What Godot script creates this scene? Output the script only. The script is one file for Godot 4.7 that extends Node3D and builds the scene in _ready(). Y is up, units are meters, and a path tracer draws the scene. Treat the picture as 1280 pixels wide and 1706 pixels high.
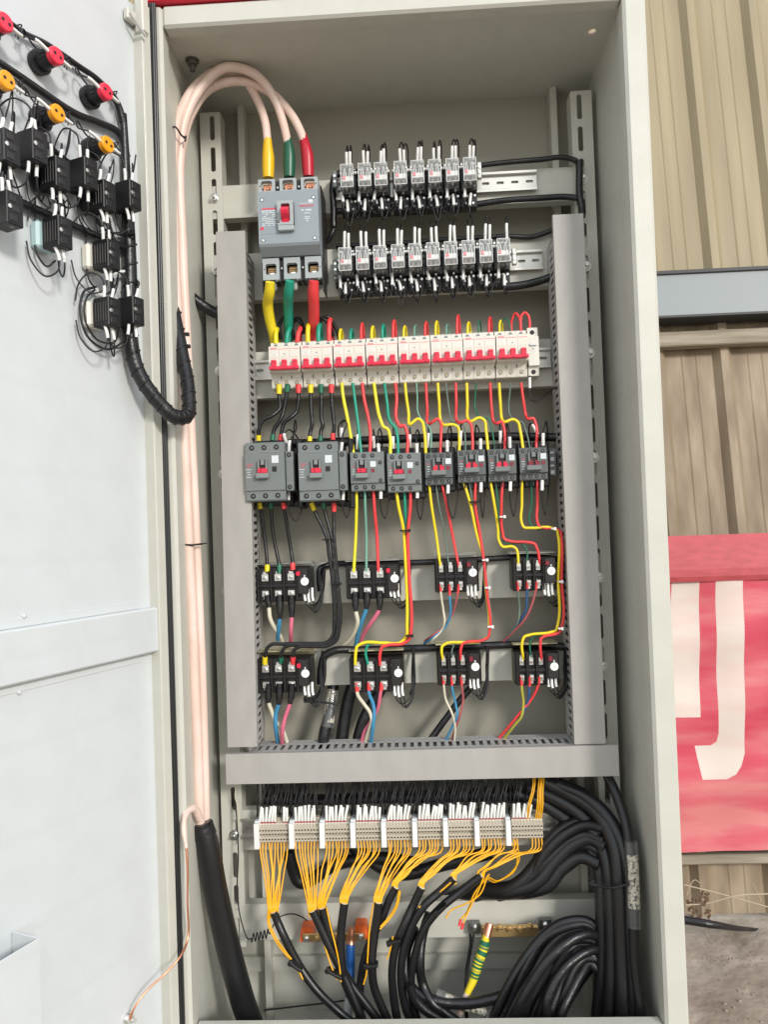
extends Node3D
# A control cabinet with its door open: places are given as photograph points (x, y) at a real depth z (metres, 0 = the front of the cabinet).
const LENS := 1290.0
var eye := Vector3(0.0136, -0.0286, 1.1594)
var lens := Basis.from_euler(Vector3(deg_to_rad(1.1607), deg_to_rad(2.4013), deg_to_rad(-2.0422)))
var M := {}
var used := {}
var paths := {}
var rng := RandomNumberGenerator.new()
const NTH := ["first", "second", "third", "fourth", "fifth", "sixth", "seventh", "eighth", "ninth", "tenth", "eleventh"]

class Mb:
	var v := PackedVector3Array()
	var n := PackedVector3Array()
	var t := PackedVector2Array()
	var ix := PackedInt32Array()
	func face(p: Array, inside: Vector3) -> void:   # a flat convex face, turned away from a point inside
		var m := Vector3.ZERO
		for a in p: m += a
		m /= p.size()
		var q: Vector3 = (p[1] - p[0]).cross(p[2] - p[0]).normalized()
		if q.length() < 0.5 and p.size() > 3: q = (p[2] - p[0]).cross(p[3] - p[0]).normalized()
		var l := p
		if q.dot(m - inside) < 0.0:
			q = -q
			l = p.duplicate()
			l.reverse()
		poly(l, q)
	func poly(p: Array, q: Vector3) -> void:        # counter-clockwise seen from outside
		var k := v.size()
		for a in p:
			v.push_back(a)
			n.push_back(q)
			t.push_back(Vector2.ZERO)
		for i in range(1, p.size() - 1):
			ix.push_back(k)
			ix.push_back(k + i + 1)
			ix.push_back(k + i)
	func box(c: Vector3, s: Vector3, b := 0.0) -> void:
		var h := s * 0.5
		b = minf(b, minf(h.x, minf(h.y, h.z)) * 0.6)
		var at := func(sx, sy, sz, k) -> Vector3:
			var g := Vector3(b, b, b)
			g[k] = 0.0
			return c + Vector3(sx * (h.x - g.x), sy * (h.y - g.y), sz * (h.z - g.z))
		for k in 3:
			for s1 in [-1.0, 1.0]:
				var p := []
				for e in [[-1.0, -1.0], [1.0, -1.0], [1.0, 1.0], [-1.0, 1.0]]:
					var w := [0.0, 0.0, 0.0]
					w[k] = s1
					w[(k + 1) % 3] = e[0]
					w[(k + 2) % 3] = e[1]
					p.append(at.call(w[0], w[1], w[2], k))
				face(p, c)
		if b <= 0.0: return
		for k in 3:      # edges along k
			var i := (k + 1) % 3
			var j := (k + 2) % 3
			for a in [-1.0, 1.0]:
				for d in [-1.0, 1.0]:
					var w := [0.0, 0.0, 0.0]
					w[i] = a
					w[j] = d
					var w2 := w.duplicate()
					w[k] = -1.0
					w2[k] = 1.0
					face([at.call(w[0], w[1], w[2], i), at.call(w2[0], w2[1], w2[2], i), at.call(w2[0], w2[1], w2[2], j), at.call(w[0], w[1], w[2], j)], c)
		for a in [-1.0, 1.0]:
			for d in [-1.0, 1.0]:
				for e in [-1.0, 1.0]:
					face([at.call(a, d, e, 0), at.call(a, d, e, 1), at.call(a, d, e, 2)], c)
	func cyl(a: Vector3, b: Vector3, r0: float, r1: float, seg := 14, c0 := true, c1 := true) -> void:
		var d := (b - a).normalized()
		var u := d.cross(Vector3.UP if absf(d.y) < 0.9 else Vector3.RIGHT).normalized()
		var w := d.cross(u)
		var k := v.size()
		var slope := (r0 - r1) / maxf((b - a).length(), 1e-6)
		for i in seg + 1:
			var an := TAU * i / seg
			var o := u * cos(an) + w * sin(an)
			var q := (o + d * slope).normalized()
			v.push_back(a + o * r0); n.push_back(q); t.push_back(Vector2.ZERO)
			v.push_back(b + o * r1); n.push_back(q); t.push_back(Vector2.ZERO)
		for i in seg:
			var e := k + i * 2
			for q in [e, e + 1, e + 2, e + 1, e + 3, e + 2]: ix.push_back(q)
		for cap in [[a, r0, -1.0, c0], [b, r1, 1.0, c1]]:
			if not cap[3] or cap[1] <= 0.0: continue
			var p := []
			for i in seg:
				var an: float = TAU * i / seg * cap[2]
				p.append(cap[0] + (u * cos(an) + w * sin(an)) * cap[1])
			poly(p, d * cap[2])
	func lathe(at: Vector3, d: Vector3, prof: Array, seg := 18) -> void:   # [[distance along d, radius], ...]
		for i in range(prof.size() - 1):
			var a: Array = prof[i]
			var b: Array = prof[i + 1]
			if absf(a[0] - b[0]) < 1e-6: ring(at + d * a[0], d * signf(a[1] - b[1]), a[1], b[1], seg)
			else: cyl(at + d * a[0], at + d * b[0], a[1], b[1], seg, false, false)
	func ring(c: Vector3, d: Vector3, ra: float, rb: float, seg := 18) -> void:
		var u := d.cross(Vector3.UP if absf(d.y) < 0.9 else Vector3.RIGHT).normalized()
		var w := d.cross(u)
		var lo := minf(ra, rb)
		var hi := maxf(ra, rb)
		for i in seg:
			var a := TAU * i / seg
			var b := TAU * (i + 1) / seg
			var e := u * cos(a) + w * sin(a)
			var f := u * cos(b) + w * sin(b)
			if lo <= 0.0: poly([c, c + e * hi, c + f * hi], d)
			else: poly([c + e * lo, c + e * hi, c + f * hi, c + f * lo], d)
	func tube(p: PackedVector3Array, r: PackedFloat32Array, seg := 8) -> void:
		var u := Vector3.ZERO
		var k := v.size()
		for i in p.size():
			var d: Vector3 = (p[mini(i + 1, p.size() - 1)] - p[maxi(i - 1, 0)]).normalized()
			if i == 0: u = d.cross(Vector3(0.3, 0.1, 0.95) if absf(d.z) < 0.9 else Vector3.RIGHT).normalized()
			else: u = (u - d * u.dot(d)).normalized()
			var w := d.cross(u)
			for j in seg:
				var a := TAU * j / seg
				var o := u * cos(a) + w * sin(a)
				v.push_back(p[i] + o * r[i]); n.push_back(o); t.push_back(Vector2(float(j) / seg, i))
			if i > 0:
				var e := k + (i - 1) * seg
				for j in seg:
					var j2 := (j + 1) % seg
					for q in [e + j, e + seg + j, e + j2, e + seg + j, e + seg + j2, e + j2]: ix.push_back(q)
		for end in [0, p.size() - 1]:
			var d: Vector3 = (p[1] - p[0]).normalized() * -1.0 if end == 0 else (p[end] - p[end - 1]).normalized()
			var l := []
			for j in seg: l.append(v[k + end * seg + j])
			if end == 0: l.reverse()
			poly(l, d)
	func prism(pts: PackedVector2Array, o: Vector3, ux: Vector3, uy: Vector3, deep: Vector3) -> void:   # outline in (ux, uy), pulled along deep
		var tri := Geometry2D.triangulate_polygon(pts)
		var c := o
		for s in [0.0, 1.0]:
			var q: Vector3 = deep.normalized() * (1.0 if s > 0.5 else -1.0)
			for i in range(0, tri.size(), 3):
				var l := []
				for j in 3: l.append(c + ux * pts[tri[i + j]].x + uy * pts[tri[i + j]].y + deep * s)
				if (l[1] - l[0]).cross(l[2] - l[0]).dot(q) < 0.0: l.reverse()
				poly(l, q)
		var area := 0.0
		for i in pts.size(): area += pts[i].cross(pts[(i + 1) % pts.size()])
		for i in pts.size():
			var a := pts[i]
			var b := pts[(i + 1) % pts.size()]
			var q2 := Vector2((b - a).y, -(b - a).x).normalized() * signf(area)
			var q := (ux.normalized() * q2.x + uy.normalized() * q2.y).normalized()
			var l := [c + ux * a.x + uy * a.y, c + ux * b.x + uy * b.y, c + ux * b.x + uy * b.y + deep, c + ux * a.x + uy * a.y + deep]
			if (l[1] - l[0]).cross(l[2] - l[0]).dot(q) < 0.0: l.reverse()
			poly(l, q)
	func cell(o: Vector3, ux: Vector3, uy: Vector3, w: float, h: float, sw: float, sh: float, thick: float, steps := 16, round_ := -1.0) -> void:   # a plate w x h round a slot sw x sh with round ends
		var q := ux.cross(uy)
		var r := minf(sw, sh) * 0.5 if round_ < 0.0 else round_
		var ins := []
		var outs := []
		for i in steps:
			var a := TAU * (i + 0.5) / steps
			var d := Vector2(cos(a), sin(a))
			var e := Vector2(signf(d.x) * maxf(sw * 0.5 - r, 0.0), signf(d.y) * maxf(sh * 0.5 - r, 0.0))
			ins.append(e + d * r)
			var f := minf(w * 0.5 / maxf(absf(d.x), 1e-5), h * 0.5 / maxf(absf(d.y), 1e-5))
			outs.append(d * f)
		for i in steps:
			var j := (i + 1) % steps
			var a: Vector2 = ins[i]
			var b: Vector2 = ins[j]
			var c: Vector2 = outs[i]
			var d: Vector2 = outs[j]
			var w3 := func(p: Vector2, z: float) -> Vector3: return o + ux * p.x + uy * p.y - q * z
			var l := [a, c]
			if absf(absf(c.x) - w * 0.5) < 1e-6 != (absf(absf(d.x) - w * 0.5) < 1e-6): l.append(Vector2(signf(c.x + d.x) * w * 0.5, signf(c.y + d.y) * h * 0.5))
			l.append(d)
			l.append(b)
			var front := []
			var back := []
			for p in l:
				front.append(w3.call(p, 0.0))
				back.append(w3.call(p, thick))
			back.reverse()
			poly(front, q)
			poly(back, -q)
			poly([w3.call(a, 0.0), w3.call(b, 0.0), w3.call(b, thick), w3.call(a, thick)], (ux * -(a + b).x + uy * -(a + b).y).normalized())
	func mesh(off := Vector3.ZERO) -> ArrayMesh:
		var ar := []
		ar.resize(Mesh.ARRAY_MAX)
		if off != Vector3.ZERO:
			for i in v.size(): v[i] -= off
		ar[Mesh.ARRAY_VERTEX] = v
		ar[Mesh.ARRAY_NORMAL] = n
		ar[Mesh.ARRAY_TEX_UV] = t
		ar[Mesh.ARRAY_INDEX] = ix
		var m := ArrayMesh.new()
		m.add_surface_from_arrays(Mesh.PRIMITIVE_TRIANGLES, ar)
		return m

# ---- places -------------------------------------------------------------
func ray(x: float, y: float) -> Vector3:
	return lens * Vector3((x - 640.0) / LENS, (853.0 - y) / LENS, -1.0)
func P(x: float, y: float, z: float) -> Vector3:
	var d := ray(x, y)
	return eye + d * ((z - eye.z) / d.z)
func on_plane(x: float, y: float, o: Vector3, nn: Vector3) -> Vector3:
	var d := ray(x, y)
	return eye + d * ((o - eye).dot(nn) / d.dot(nn))

# ---- nodes --------------------------------------------------------------
func numbered(parent: Node, called: String) -> String:
	var key := str(parent.get_instance_id()) + called
	var k: int = used.get(key, 0)
	used[key] = k + 1
	return called if k == 0 else "%s_%03d" % [called, k]
func obj(called: String, m: Mesh, material: Material, parent: Node = null, at := Vector3.ZERO) -> MeshInstance3D:
	var o := MeshInstance3D.new()
	if parent == null: parent = self
	o.name = numbered(parent, called)
	o.mesh = m
	o.material_override = material
	o.position = at
	parent.add_child(o, true)
	return o
func put(called: String, mb: Mb, material: Material, parent: Node = null) -> MeshInstance3D:
	return obj(called, mb.mesh(), material, parent)
func tag(o: Node, label: String, category := "", group := "", kind := "") -> Node:
	o.set_meta("label", label)
	if category: o.set_meta("category", category)
	if group: o.set_meta("group", group)
	if kind: o.set_meta("kind", kind)
	return o
func thing(called: String, at := Vector3.ZERO) -> Node3D:
	var o := Node3D.new()
	o.name = numbered(self, called)
	o.position = at
	add_child(o, true)
	return o
func copy_of(o: Node3D, called: String, at: Vector3) -> Node3D:
	var c: Node3D = o.duplicate()
	c.name = numbered(self, called)
	add_child(c, true)
	c.position = at
	return c
func one_box(called: String, c: Vector3, s: Vector3, b: float, material: Material, parent: Node) -> MeshInstance3D:
	var g := Mb.new()
	g.box(Vector3.ZERO, s, b)
	return obj(called, g.mesh(), material, parent, c)

# ---- wires --------------------------------------------------------------
func smooth(p: PackedVector3Array, r: PackedFloat32Array, steps: int) -> Array:
	var q := PackedVector3Array()
	var s := PackedFloat32Array()
	var k := p.size()
	for i in k - 1:
		var l := p[i].distance_to(p[i + 1])
		var m0 := (p[i + 1] - p[i])
		var m1 := m0
		if i > 0:
			var l0 := p[i - 1].distance_to(p[i])
			m0 = ((p[i] - p[i - 1]) / maxf(l0, 1e-6) * l + (p[i + 1] - p[i]) / maxf(l, 1e-6) * l0) / (l0 + l) * l
		if i < k - 2:
			var l2 := p[i + 1].distance_to(p[i + 2])
			m1 = ((p[i + 2] - p[i + 1]) / maxf(l2, 1e-6) * l + (p[i + 1] - p[i]) / maxf(l, 1e-6) * l2) / (l2 + l) * l
		for j in steps + (1 if i == k - 2 else 0):
			var f := float(j) / steps
			var f2 := f * f
			var f3 := f2 * f
			q.push_back(p[i] * (2 * f3 - 3 * f2 + 1) + m0 * (f3 - 2 * f2 + f) + p[i + 1] * (-2 * f3 + 3 * f2) + m1 * (f3 - f2))
			s.push_back(lerpf(r[i], r[i + 1], f))
	return [q, s]
func points(text: String, shift := Vector3.ZERO) -> PackedVector3Array:      # "x,y,z x,y ..." z in mm, kept until it changes
	var out := PackedVector3Array()
	var z := -150.0
	for w in text.split(" ", false):
		var a := w.split_floats(",")
		if a.size() > 2: z = a[2]
		out.push_back(P(a[0] + shift.x, a[1] + shift.y, (z + shift.z) * 0.001))
	return out
func cord(called: String, pts: PackedVector3Array, r, material: Material, parent: Node = null, seg := 8, steps := 5) -> MeshInstance3D:
	var rr := PackedFloat32Array()
	for i in pts.size(): rr.push_back(r[mini(i, r.size() - 1)] if r is Array else r)
	var s := smooth(pts, rr, steps)
	var g := Mb.new()
	g.tube(s[0], s[1], seg)
	var base := Vector3.ZERO
	if parent == null or parent == self: base = pts[0]
	else: base = Vector3.ZERO
	var o := obj(called, g.mesh(base), material, parent, base)
	if base != Vector3.ZERO: paths[o.get_instance_id()] = s[0]
	return o
func wire(called: String, text: String, r, material: Material, label: String, category: String, group := "", seg := 8, steps := 5) -> MeshInstance3D:
	var pts := points(text)
	if pts[-1].y < -0.77 and pts[-1].z > BACK and pts[-1].z < -0.03: pts.push_back(Vector3(pts[-1].x, -0.906, pts[-1].z))      # cables run on down to the floor plate
	var o := cord(called, pts, r, material, null, seg, steps)
	tag(o, label, category, group)
	return o
func on(o: MeshInstance3D, called: String, pts: PackedVector3Array, r, material: Material, seg := 8, steps := 3) -> MeshInstance3D:    # a sleeve, ferrule or cap on a wire
	var q := PackedVector3Array()
	var line: PackedVector3Array = paths.get(o.get_instance_id(), PackedVector3Array())
	var i0 := -1
	var i1 := -1
	var d0 := 0.006
	var d1 := 0.006
	for i in line.size():
		if line[i].distance_to(pts[0]) < d0:
			d0 = line[i].distance_to(pts[0])
			i0 = i
		if line[i].distance_to(pts[-1]) < d1:
			d1 = line[i].distance_to(pts[-1])
			i1 = i
	if i0 >= 0 and i1 > i0:       # follow the wire itself
		var rr := []
		var run := line.slice(i0, i1 + 1)
		if i0 == 0: run[0] = pts[0] if pts[0].distance_to(run[1]) > 0.001 else run[0]
		for i in run.size():
			q.push_back(run[i] - o.position)
			var f: float = float(i) / (run.size() - 1)
			rr.append(lerpf(r[0], r[-1], f) if r is Array and r.size() == 2 else (r[mini(int(round(f * (r.size() - 1))), r.size() - 1)] if r is Array else r))
		return cord(called, q, rr, material, o, seg, 1)
	for p in pts: q.push_back(p - o.position)
	return cord(called, q, r, material, o, seg, steps)

# ---- materials ----------------------------------------------------------
func lin(r: float, g: float, b: float) -> Color:
	return Color(r, g, b).linear_to_srgb()
func mat(called: String, c: Color, rough := 0.5, metal := 0.0) -> StandardMaterial3D:
	var m := StandardMaterial3D.new()
	m.albedo_color = c
	m.roughness = rough
	m.metallic = metal
	M[called] = m
	return m
func noise_tex(freq: float, octaves: int, lo: Color, hi: Color, seed_: int, size := 256, normal := 0.0) -> NoiseTexture2D:
	var f := FastNoiseLite.new()
	f.seed = seed_
	f.frequency = freq
	f.fractal_octaves = octaves
	var t := NoiseTexture2D.new()
	t.width = size
	t.height = size
	t.seamless = true
	t.noise = f
	if normal > 0.0:
		t.as_normal_map = true
		t.bump_strength = normal
	else:
		var g := Gradient.new()
		g.set_color(0, lo)
		g.set_color(1, hi)
		t.color_ramp = g
	return t
func grain(called: String, tex: Texture2D, scale: Vector3, world := true) -> void:
	var m: StandardMaterial3D = M[called]
	m.albedo_texture = tex
	m.uv1_triplanar = true
	m.uv1_world_triplanar = world
	m.uv1_scale = scale
func bumps(called: String, tex: Texture2D, strength: float, scale: Vector3) -> void:
	var m: StandardMaterial3D = M[called]
	m.normal_enabled = true
	m.normal_texture = tex
	m.normal_scale = strength
	m.uv1_triplanar = true
	m.uv1_world_triplanar = true
	m.uv1_scale = scale
func make_materials() -> void:
	mat("paint", lin(0.56, 0.555, 0.495), 0.40)
	mat("door_paint", lin(0.605, 0.635, 0.655), 0.40)
	grain("door_paint", noise_tex(0.006, 5, Color(0.965, 0.965, 0.955), Color(1, 1, 1), 6), Vector3(2, 2, 2))
	var orange_peel := noise_tex(0.09, 2, Color.BLACK, Color.WHITE, 3, 256, 3.0)
	grain("paint", noise_tex(0.008, 4, Color(0.97, 0.97, 0.965), Color(1, 1, 1), 5), Vector3(3, 3, 3))
	bumps("paint", orange_peel, 0.06, Vector3(9, 9, 9))
	var smear := noise_tex(0.012, 5, Color(0.62, 0.62, 0.62), Color(1, 1, 1), 17, 512)
	for k in ["paint", "door_paint"]:
		M[k].roughness_texture = smear
		M[k].roughness = 0.5
	bumps("door_paint", orange_peel, 0.06, Vector3(9, 9, 9))
	mat("zinc", lin(0.56, 0.55, 0.51), 0.36, 0.85)
	mat("steel", lin(0.66, 0.66, 0.64), 0.28, 1.0)
	mat("dark_steel", lin(0.20, 0.20, 0.19), 0.4, 0.8)
	mat("brass", lin(0.66, 0.45, 0.20), 0.34, 0.75)
	mat("copper", lin(0.80, 0.36, 0.22), 0.35, 0.9)
	mat("tin", lin(0.80, 0.80, 0.77), 0.30, 0.9)
	mat("duct", lin(0.395, 0.38, 0.355), 0.5)
	grain("duct", noise_tex(0.02, 3, Color(0.95, 0.95, 0.95), Color(1, 1, 1), 8), Vector3(5, 2, 5))
	mat("duct_slots", lin(0.43, 0.42, 0.41), 0.5)
	mat("mccb", lin(0.27, 0.31, 0.34), 0.42)
	mat("mccb_light", lin(0.36, 0.40, 0.41), 0.45)
	mat("contactor", lin(0.165, 0.185, 0.182), 0.45)
	mat("contactor_light", lin(0.21, 0.235, 0.23), 0.45)
	mat("small_contactor", lin(0.10, 0.112, 0.112), 0.45)
	mat("cream", lin(0.69, 0.67, 0.60), 0.4)
	mat("cream_dark", lin(0.64, 0.61, 0.53), 0.45)
	mat("red", lin(0.72, 0.02, 0.06), 0.35)
	mat("red_print", lin(0.72, 0.05, 0.09), 0.6)
	mat("dark_red", lin(0.22, 0.015, 0.03), 0.4)
	mat("black", lin(0.008, 0.008, 0.009), 0.46)
	mat("soft_black", lin(0.012, 0.011, 0.013), 0.55)
	mat("bakelite", lin(0.017, 0.0145, 0.0145), 0.4)
	mat("white", lin(0.80, 0.80, 0.78), 0.5)
	mat("print", lin(0.62, 0.66, 0.68), 0.6)
	mat("grey_print", lin(0.30, 0.32, 0.33), 0.6)
	mat("beige", lin(0.50, 0.45, 0.36), 0.5)
	mat("olive", lin(0.46, 0.42, 0.26), 0.55)
	mat("bronze", lin(0.30, 0.19, 0.10), 0.4, 0.5)
	mat("orange", lin(0.85, 0.15, 0.03), 0.45)
	mat("amber", lin(0.90, 0.36, 0.01), 0.35)
	mat("lamp_red", lin(0.80, 0.03, 0.07), 0.35)
	mat("teal_plastic", lin(0.45, 0.62, 0.64), 0.4)
	mat("yellow", lin(0.84, 0.66, 0.02), 0.38)
	mat("lemon", lin(0.80, 0.72, 0.03), 0.38)
	mat("teal", lin(0.01, 0.30, 0.20), 0.38)
	mat("green", lin(0.01, 0.14, 0.075), 0.4)
	mat("mint", lin(0.16, 0.36, 0.28), 0.4)
	mat("grey_green", lin(0.12, 0.18, 0.15), 0.4)
	mat("wire_red", lin(0.80, 0.055, 0.06), 0.38)
	mat("crimson", lin(0.50, 0.02, 0.045), 0.4)
	mat("tape_yellow", lin(0.84, 0.50, 0.01), 0.35)
	mat("tape_green", lin(0.008, 0.10, 0.055), 0.35)
	mat("tape_red", lin(0.48, 0.012, 0.03), 0.35)
	mat("pink", lin(0.88, 0.70, 0.63), 0.40)
	grain("pink", noise_tex(0.02, 4, Color(0.90, 0.87, 0.84), Color(1, 1, 1), 14), Vector3(5, 1.5, 5))
	mat("pink_wire", lin(0.66, 0.15, 0.23), 0.4)
	mat("rose", lin(0.42, 0.10, 0.11), 0.4)
	mat("blue_wire", lin(0.05, 0.26, 0.46), 0.4)
	mat("navy_wire", lin(0.025, 0.09, 0.22), 0.4)
	mat("cream_wire", lin(0.66, 0.62, 0.48), 0.4)
	mat("olive_wire", lin(0.42, 0.40, 0.06), 0.4)
	mat("gold_wire", lin(0.86, 0.43, 0.006), 0.4)
	mat("cable", lin(0.010, 0.010, 0.0115), 0.36)
	bumps("cable", noise_tex(0.05, 3, Color.BLACK, Color.WHITE, 12, 256, 4.0), 0.25, Vector3(6, 6, 6))
	var cp := Image.create(64, 128, false, Image.FORMAT_RGB8)
	cp.fill(Color(0.10, 0.10, 0.106))
	rng.seed = 3
	for y in range(6, 110, 5):
		if rng.randf() < 0.75: cp.fill_rect(Rect2i(20 + rng.randi_range(0, 1), y, 3 + rng.randi_range(0, 2), 2), Color(0.50, 0.50, 0.49))
	mat("printed_cable", Color.WHITE, 0.36)
	M["printed_cable"].albedo_texture = ImageTexture.create_from_image(cp)
	M["printed_cable"].uv1_scale = Vector3(1.0, 0.11, 1.0)
	mat("blue_tape", lin(0.02, 0.10, 0.34), 0.35)
	mat("rubber", lin(0.022, 0.023, 0.024), 0.32)
	mat("header_red", lin(0.50, 0.015, 0.035), 0.4)
	mat("paper", lin(0.60, 0.56, 0.47), 0.7)
	var paper := noise_tex(0.035, 2, Color.BLACK, Color.WHITE, 21)
	var pr := Gradient.new()
	pr.offsets = PackedFloat32Array([0.0, 0.36, 0.39, 1.0])
	pr.colors = PackedColorArray([Color(0.06, 0.06, 0.06), Color(0.06, 0.06, 0.06), Color(1, 1, 0.98), Color(1, 1, 0.98)])
	paper.color_ramp = pr
	grain("paper", paper, Vector3(16, 16, 16))
	var clear := mat("clear", Color(0.95, 0.96, 0.95, 0.06), 0.04)
	clear.transparency = BaseMaterial3D.TRANSPARENCY_ALPHA
	mat("concrete", lin(0.47, 0.415, 0.345), 0.92)
	grain("concrete", noise_tex(0.012, 6, Color(0.66, 0.63, 0.60), Color(1, 1, 1), 31, 512), Vector3(0.9, 0.9, 0.9))
	bumps("concrete", noise_tex(0.03, 5, Color.BLACK, Color.WHITE, 33, 512, 6.0), 0.5, Vector3(0.9, 0.9, 0.9))
	mat("sheet", lin(0.37, 0.305, 0.185), 0.55)
	mat("back_shade_paint", lin(0.35, 0.335, 0.28), 0.32)  # cabinet paint darkened: the shade behind the devices is put into the colour
	mat("beam_edge_shade", lin(0.045, 0.045, 0.045), 0.6)  # near-black paints the dark gap and the underside shadow onto the flanges
	grain("sheet", noise_tex(0.02, 5, Color(0.85, 0.84, 0.82), Color(1, 1, 1), 41, 512), Vector3(1.6, 0.12, 1.6))
	mat("old_sheet", lin(0.385, 0.31, 0.215), 0.6)
	grain("old_sheet", noise_tex(0.02, 5, Color(0.70, 0.66, 0.62), Color(1, 1, 1), 43, 512), Vector3(1.4, 0.35, 1.4))
	mat("beam", lin(0.25, 0.275, 0.285), 0.5)
	mat("wood", lin(0.42, 0.37, 0.285), 0.75)
	grain("wood", noise_tex(0.03, 4, Color(0.7, 0.68, 0.65), Color(1, 1, 1), 47), Vector3(0.5, 6.0, 6.0))
	mat("straw", lin(0.42, 0.35, 0.25), 0.8)
	mat("dry_leaf", lin(0.13, 0.075, 0.04), 0.9)
	# a faint block of small print, too fine to read
	var im := Image.create(48, 40, false, Image.FORMAT_RGBA8)
	im.fill(Color(0.9, 0.89, 0.86))
	rng.seed = 5
	for row in 6:
		var x := 3
		while x < 40:
			var w := rng.randi_range(2, 6)
			im.fill_rect(Rect2i(x, 4 + row * 6, w, 2), Color(0.56, 0.58, 0.56))
			x += w + 2
	M["small_print"] = StandardMaterial3D.new()
	M["small_print"].albedo_texture = ImageTexture.create_from_image(im)
	M["small_print"].roughness = 0.5
const BACK := -0.266
const W := 0.35
const H := 0.7516
var ground_y := -1.0
var door_at := Transform3D()
var cabinet: Node3D
var wall_at := Transform3D()

func _ready() -> void:
	var cam := Camera3D.new()
	cam.name = "camera"
	cam.transform = Transform3D(lens, eye)
	cam.fov = rad_to_deg(2.0 * atan(853.0 / LENS))
	cam.near = 0.02
	cam.far = 200.0
	add_child(cam)
	cam.current = true
	var env := Environment.new()
	env.background_mode = Environment.BG_SKY
	var sm := ProceduralSkyMaterial.new()
	sm.sky_top_color = Color(0.84, 0.88, 0.93)
	sm.sky_horizon_color = Color(0.97, 0.96, 0.93)
	sm.sky_curve = 0.35
	sm.ground_horizon_color = Color(0.74, 0.71, 0.65)
	sm.ground_bottom_color = Color(0.42, 0.40, 0.36)
	sm.sun_angle_max = 1.0
	var sky := Sky.new()
	sky.sky_material = sm
	env.sky = sky
	env.background_energy_multiplier = 0.82
	env.tonemap_mode = Environment.TONE_MAPPER_LINEAR
	env.tonemap_exposure = 2.02
	env.sdfgi_enabled = true
	env.ssao_enabled = true
	env.ssil_enabled = true
	var we := WorldEnvironment.new()
	we.name = "world_environment"
	we.environment = env
	add_child(we)
	var sun := DirectionalLight3D.new()
	sun.name = "daylight"
	sun.light_energy = 0.40
	sun.light_angular_distance = 10.0
	sun.light_color = Color(1.0, 0.98, 0.95)
	sun.shadow_enabled = true
	sun.transform.basis = Basis.looking_at(-Vector3(0.52, 0.38, 0.76).normalized())
	add_child(sun)
	make_materials()
	ground_y = P(1200, 1530, -0.75).y
	build_setting()
	build_cabinet()
	build_door_devices()
	build_ducts()
	build_devices()
	build_wires()
	build_bottom()

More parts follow.
